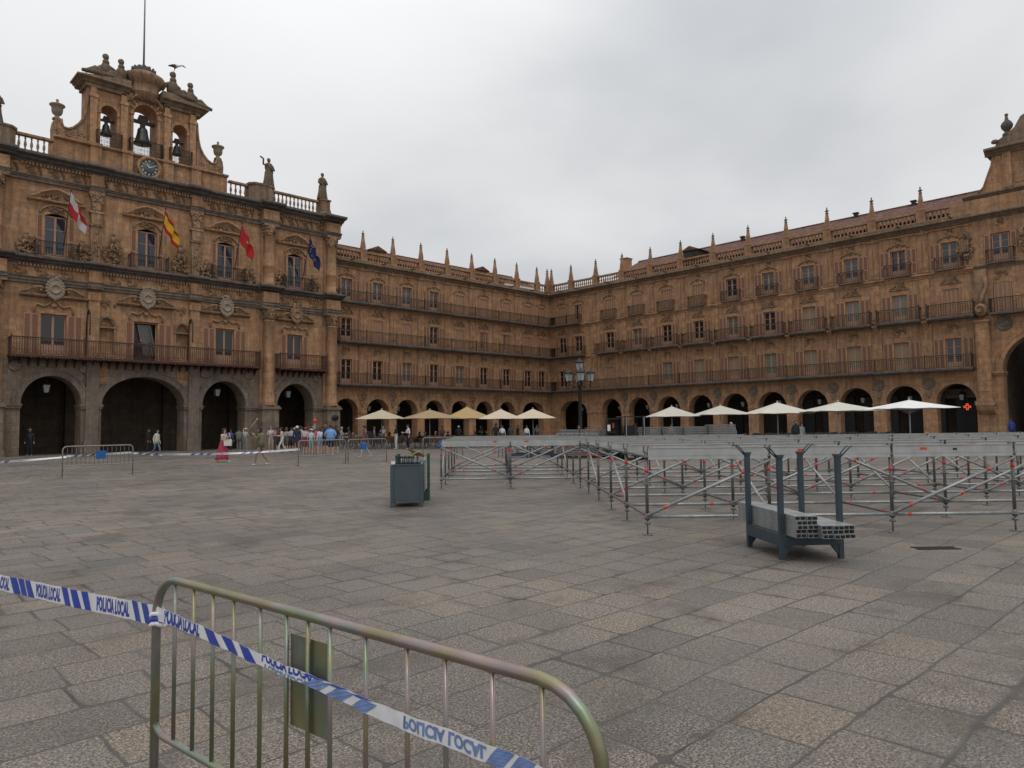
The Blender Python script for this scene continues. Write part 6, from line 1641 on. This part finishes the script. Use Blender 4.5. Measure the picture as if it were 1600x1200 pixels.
P(423,706,30,'man in light grey shirt and beige shorts left of the woman in white trousers',top=(.42,.44,.47),bottom=(.44,.38,.30),legs='short',sleeve='short',arms=('fold','fold'),h=1.8,hair=(.2,.17,.14))
P(434,706,140,'person in a dark red shirt right behind the woman in white trousers',top=(.17,.02,.03),bottom=(.05,.03,.03),legs='short',h=1.72)
P(441,708,-70,'woman in white trousers and pale blouse walking left',top=(.55,.48,.40),bottom=(.62,.60,.58),pose='walk',arms=('mid','mid'),h=1.72,hairlen=.8)
P(455,706,170,'person in grey shirt and dark shorts at the left edge of the tour group',top=(.40,.41,.40),bottom=(.05,.05,.06),legs='short',sleeve='short',group=G1)
P(464,708,180,'white haired person in a long navy top, seen from behind',top=(.015,.02,.05),bottom=(.015,.02,.05),legs='bare',hair=(.62,.60,.58),skirt=((.015,.02,.05),.72,.24),h=1.8,fat=1.15,group=G1)
P(471,706,165,'person in a pale pink blouse half hidden behind the navy figure',top=(.45,.32,.32),bottom=(.1,.1,.1),sleeve='short',h=1.75,group=G1)
P(477,709,175,'stout person in grey shirt and raspberry shorts, seen from behind',top=(.42,.40,.42),bottom=(.28,.03,.06),legs='short',sleeve='short',arms=('fold','down'),hat=(.35,.04,.07),fat=1.25,h=1.68,group=G1)
P(486,709,178,'short person with white hat, pale shirt and mint shorts',top=(.50,.52,.55),bottom=(.22,.42,.40),legs='short',sleeve='short',hat=(.62,.58,.48),h=1.58,group=G1)
P(494,707,150,'person in a bright pink shirt in the middle of the tour group',top=(.48,.12,.20),bottom=(.3,.15,.14),legs='short',sleeve='short',hair=(.12,.04,.02),h=1.65,group=G1)
P(500,709,-120,'person in a white shirt and jeans turned left beside the pink shirt',top=(.60,.61,.66),bottom=(.22,.30,.42),legs='short',hairlen=.8,hair=(.12,.03,.02),arms=('mid','down'),h=1.68,group=G1)
P(508,708,170,'tall red haired man in navy shirt',top=(.02,.03,.07),bottom=(.03,.03,.05),legs='short',hair=(.22,.09,.04),h=1.86,group=G1)
P(516.5,711,180,'broad man in sky blue checked shirt and navy shorts, hands on hips, seen from behind',top=(.16,.32,.62),bottom=(.02,.022,.04),legs='short',sleeve='short',arms=('hip','hip'),fat=1.35,h=1.82,jacket=(.17,.32,.60),group=G1)
P(525,709,175,'person in black shirt at the right edge of the tour group',top=(.02,.02,.025),bottom=(.03,.03,.035),legs='short',sleeve='short',h=1.8,group=G1)
pd=empty('round_paddle',FG(488,709)+Fh*.6,T0); tag(pd,'small round red paddle held up over the tour group','paddle')
MB().lathe([(.15,0),(.15,.02),(.02,.03)],(0,0,2.12),14,ax='y').build('disc',M['red'],pd); MB().tube([(0,0,1.5),(0,0,2.0)],.012,5).build('handle',M['white'],pd)
P(571,715,-75,'person with a brown jacket and pale jeans walking left with a black rucksack',top=(.13,.085,.07),bottom=(.36,.42,.47),hair=(.02,.015,.012),pose='walk',arms=('swing','swing'),h=1.75,jacket=(.13,.085,.07))
q=FG(571,715); rb=empty('rucksack',q+Vector((0,0,1.22))+Rh*.2,T0); tag(rb,'black rucksack on the back of the person in the brown jacket','rucksack'); s=MB(); s.box(-.09,.11,-.15,.15,-.24,.22); s.box(.11,.16,-.11,.11,-.2,.02); s.build('rucksack_body',M['black'],rb)
P(619,702,-60,'waiter in black shirt and white trousers between the wicker chairs',top=(.015,.015,.02),bottom=(.58,.57,.56),h=1.78,arms=('fold','fold'))
P(638,702,-60,'waiter in white shirt and black trousers between the wicker chairs',top=(.60,.60,.63),bottom=(.012,.012,.016),sleeve='short',h=1.82,arms=('mid','down'))
P(244,713,70,'person in a cream jacket and blue jeans coming out of the middle arch',top=(.50,.49,.42),bottom=(.10,.16,.25),pose='walk',hairlen=.6,h=1.66,shoe=W,jacket=(.50,.49,.42))
P(231,708,100,'person dressed in black under the middle town hall arch',top=(.015,.015,.018),bottom=(.015,.015,.018),hairlen=1,h=1.7)
P(46,712,20,'dark uniformed guard standing in the left town hall arch',top=(.02,.025,.035),bottom=(.015,.018,.03),hat=(.15,.16,.18),h=1.8)
P(35,709,-20,'second dark uniformed guard at the very edge of the left town hall arch',top=(.02,.022,.03),bottom=(.015,.016,.025),h=1.75)
# red and white banner behind the guards
rb=empty('ribbon_stand',FG(57,708)+Vector((0,0,0)),T0); tag(rb,'thin stand with red top and white ribbons in the left town hall arch','stand'); s=MB(); s.tube([(0,0,0),(0,0,2.9)],.02,6); s.build('pole',M['iron'],rb); s=MB(); s.tube([(0,-.04,2.4),(.03,-.05,1.8),(-.03,-.05,1.2),(.02,-.04,.5)],.03,5); s.build('ribbon',M['white'],rb); s=MB().tube([(0,-.03,2.9),(.0,-.03,2.4)],.045,6); s.build('pennant',M['red'],rb)
# person looking out of the balcony door
person(Vector((TX-.35,TY-.1,6.76)),0,'person in dark clothes at the open middle balcony door of the town hall',top=(.03,.035,.05),bottom=(.02,.02,.03),hair=(.3,.12,.07),arms=('mid','mid'),h=1.6)
# further away round the corner
def Q(px,f,ang,label,**k): k.setdefault('seed',int(px)); return person(FR(px,f),T0+R(ang),label,**k)
Q(774,55,160,'man dressed all in black standing before the terrace, left of the corner',top=(.012,.012,.015),bottom=(.012,.012,.015),h=1.85)
Q(784,57,170,'person in white shirt with dark rucksack right of the man in black',top=(.60,.60,.62),bottom=(.1,.1,.12),h=1.68)
Q(797,58,-150,'dark haired person in dark grey top near the corner terrace',top=(.05,.05,.06),bottom=(.05,.05,.06),h=1.7)
Q(822,56,150,'person in a white blouse near the corner terrace',top=(.60,.60,.64),bottom=(.08,.08,.1),h=1.66)
Q(838,60,0,'person in a checked grey shirt by the wide arch',top=(.25,.27,.28),bottom=(.1,.1,.12),h=1.75)
Q(716,58,180,'grey haired person in black standing behind the terrace tables',top=(.015,.015,.018),bottom=(.015,.015,.018),hair=(.3,.3,.3),h=1.7,fat=1.2)
Q(1143,38,-60,'bald man in a lilac blue shirt walking left of the dark chairs',top=(.14,.16,.36),bottom=(.05,.05,.09),bald=True,h=1.76,pose='walk')
Q(1241,44,10,'man in a dark suit walking with a woman in white on the right hand terrace',top=(.02,.025,.04),bottom=(.02,.025,.04),jacket=(.02,.025,.04),pose='walk',h=1.8,hair=(.08,.06,.05))
Q(1250,44.5,10,'woman in a white dress beside the man in the dark suit',top=(.58,.58,.58),bottom=(.58,.58,.58),skirt=((.58,.58,.58),.6,.25),legs='bare',hairlen=1,hair=(.1,.04,.02),h=1.66,pose='walk')
Q(1578,52,180,'person in a royal blue jacket going into the big gateway',top=(.02,.05,.22),bottom=(.07,.12,.22),jacket=(.02,.05,.22),h=1.78)
Q(914,42,80,'worker in an orange vest bending over beside the street lamp',top=(.75,.06,.02),bottom=(.03,.03,.05),pose='stand',arms=('out','out'),h=1.5,jacket=(.75,.06,.02))
Q(883,40,-40,'worker in dark clothes at the left end of the panel stacks',top=(.02,.025,.04),bottom=(.02,.02,.03),h=1.5)
Q(903,43,30,'dark haired person standing just left of the street lamp',top=(.03,.03,.04),bottom=(.02,.02,.03),h=1.62)
Q(1019,48,20,'person in grey top behind the panel stacks right of the forklift',top=(.35,.34,.35),bottom=(.1,.1,.1),h=1.55)
Q(1047,50,20,'person in white and brown behind the panel stacks under the leftmost right hand parasol',top=(.45,.40,.33),bottom=(.1,.1,.1),h=1.6)
for i,(px,f,ang,tp,bt,lb,kw) in enumerate([
 (430,49.5,-60,(.30,.25,.2),(.05,.05,.06),'person in a sand coloured top behind the man in beige shorts',{}),
 (447,50.5,150,(.35,.33,.33),(.12,.10,.09),'person in pale grey behind the woman in white trousers',{}),
 (459.5,52,180,(.10,.12,.11),(.25,.22,.18),'person in dark green at the back left of the tour group',{}),
 (468,54,170,(.45,.42,.40),(.08,.08,.1),'tall person in a pale shirt at the back of the tour group',{'h':1.82}),
 (482,53,160,(.25,.05,.05),(.08,.08,.1),'person in a dark red top at the back of the tour group',{'h':1.78}),
 (490,54,190,(.05,.05,.06),(.2,.18,.16),'person in black deep inside the tour group',{'h':1.8}),
 (504,54,180,(.35,.30,.22),(.08,.08,.09),'person in a beige top behind the red haired man',{'h':1.76}),
 (521,52,165,(.03,.035,.06),(.05,.05,.06),'person in dark blue behind the broad man in sky blue',{'h':1.8}),
 (532,55,120,(.30,.28,.26),(.1,.1,.12),'person in light brown walking between the tour group and the terrace',{'pose':'walk'}),
 (546,57,-90,(.10,.05,.05),(.1,.1,.12),'person in dark brown passing the terrace left end',{'pose':'walk'}),
 (584,60,90,(.22,.22,.24),(.1,.1,.12),'person in mid grey standing in the arcade behind the first parasol',{}),
 (598,63,20,(.30,.30,.32),(.1,.1,.12),'person in light grey standing in the arcade behind the second arch',{}),
 (690,60,40,(.12,.10,.09),(.05,.05,.06),'person in brown standing behind the wicker chairs near the stage',{}),
 (751,60,-30,(.06,.06,.07),(.05,.05,.06),'person in charcoal standing under the ochre parasol',{}),
 (808,60,60,(.10,.04,.04),(.05,.05,.06),'person in maroon standing between the two corner parasols',{}),
 ]):
    Q(px,f,ang,lb,top=tp,bottom=bt,hair=[(.03,.02,.015),(.10,.06,.03),(.3,.27,.24)][i%3],hairlen=i%2,sleeve='short' if i%2 else 'long',legs='short' if i in(1,3,6) else 'long',arms=[('down','mid'),('fold','fold'),('swing','swing'),('hip','down')][i%4],**kw)
# seated guests
seats=[(536,57.6,'teal',(.03,.28,.27)),(541,58.6,'salmon',(.45,.2,.17)),(556,59.5,'bright teal',(.03,.32,.30)),(551,57.2,'red',(.3,.03,.03)),(592,57.8,'grey',(.25,.22,.22)),(608,57.0,'tan',(.35,.18,.08)),(628,60.5,'dark',(.03,.03,.03)),(655,57.4,'black',(.02,.02,.02)),(663,59,'charcoal',(.05,.05,.055)),(680,60,'brown',(.12,.07,.05)),(699,57.5,'dark blue',(.02,.03,.06)),(742,58,'maroon',(.10,.03,.035)),(760,60,'olive',(.12,.12,.07))]
for i,(px,f,cn,c) in enumerate(seats):
    loc=FR(px,f); a=T0+R(rd.choice([-70,60,150,-140]))
    Q_=person(loc,a,'guest in %s top seated on the left terrace, %s from the left'%(cn,ORD[i]),top=c,bottom=(.06,.07,.1),pose='sit',arms=('mid','mid'),sleeve='short',h=1.68,hairlen=i%2,hair=((.03,.02,.015) if i%3 else (.25,.2,.15)),seed=i,group='guests seated on the left terrace')
    put(cr,loc,a,'brown wicker chair with white legs on the terrace beside the town hall','chair','wicker chairs on the left terrace')
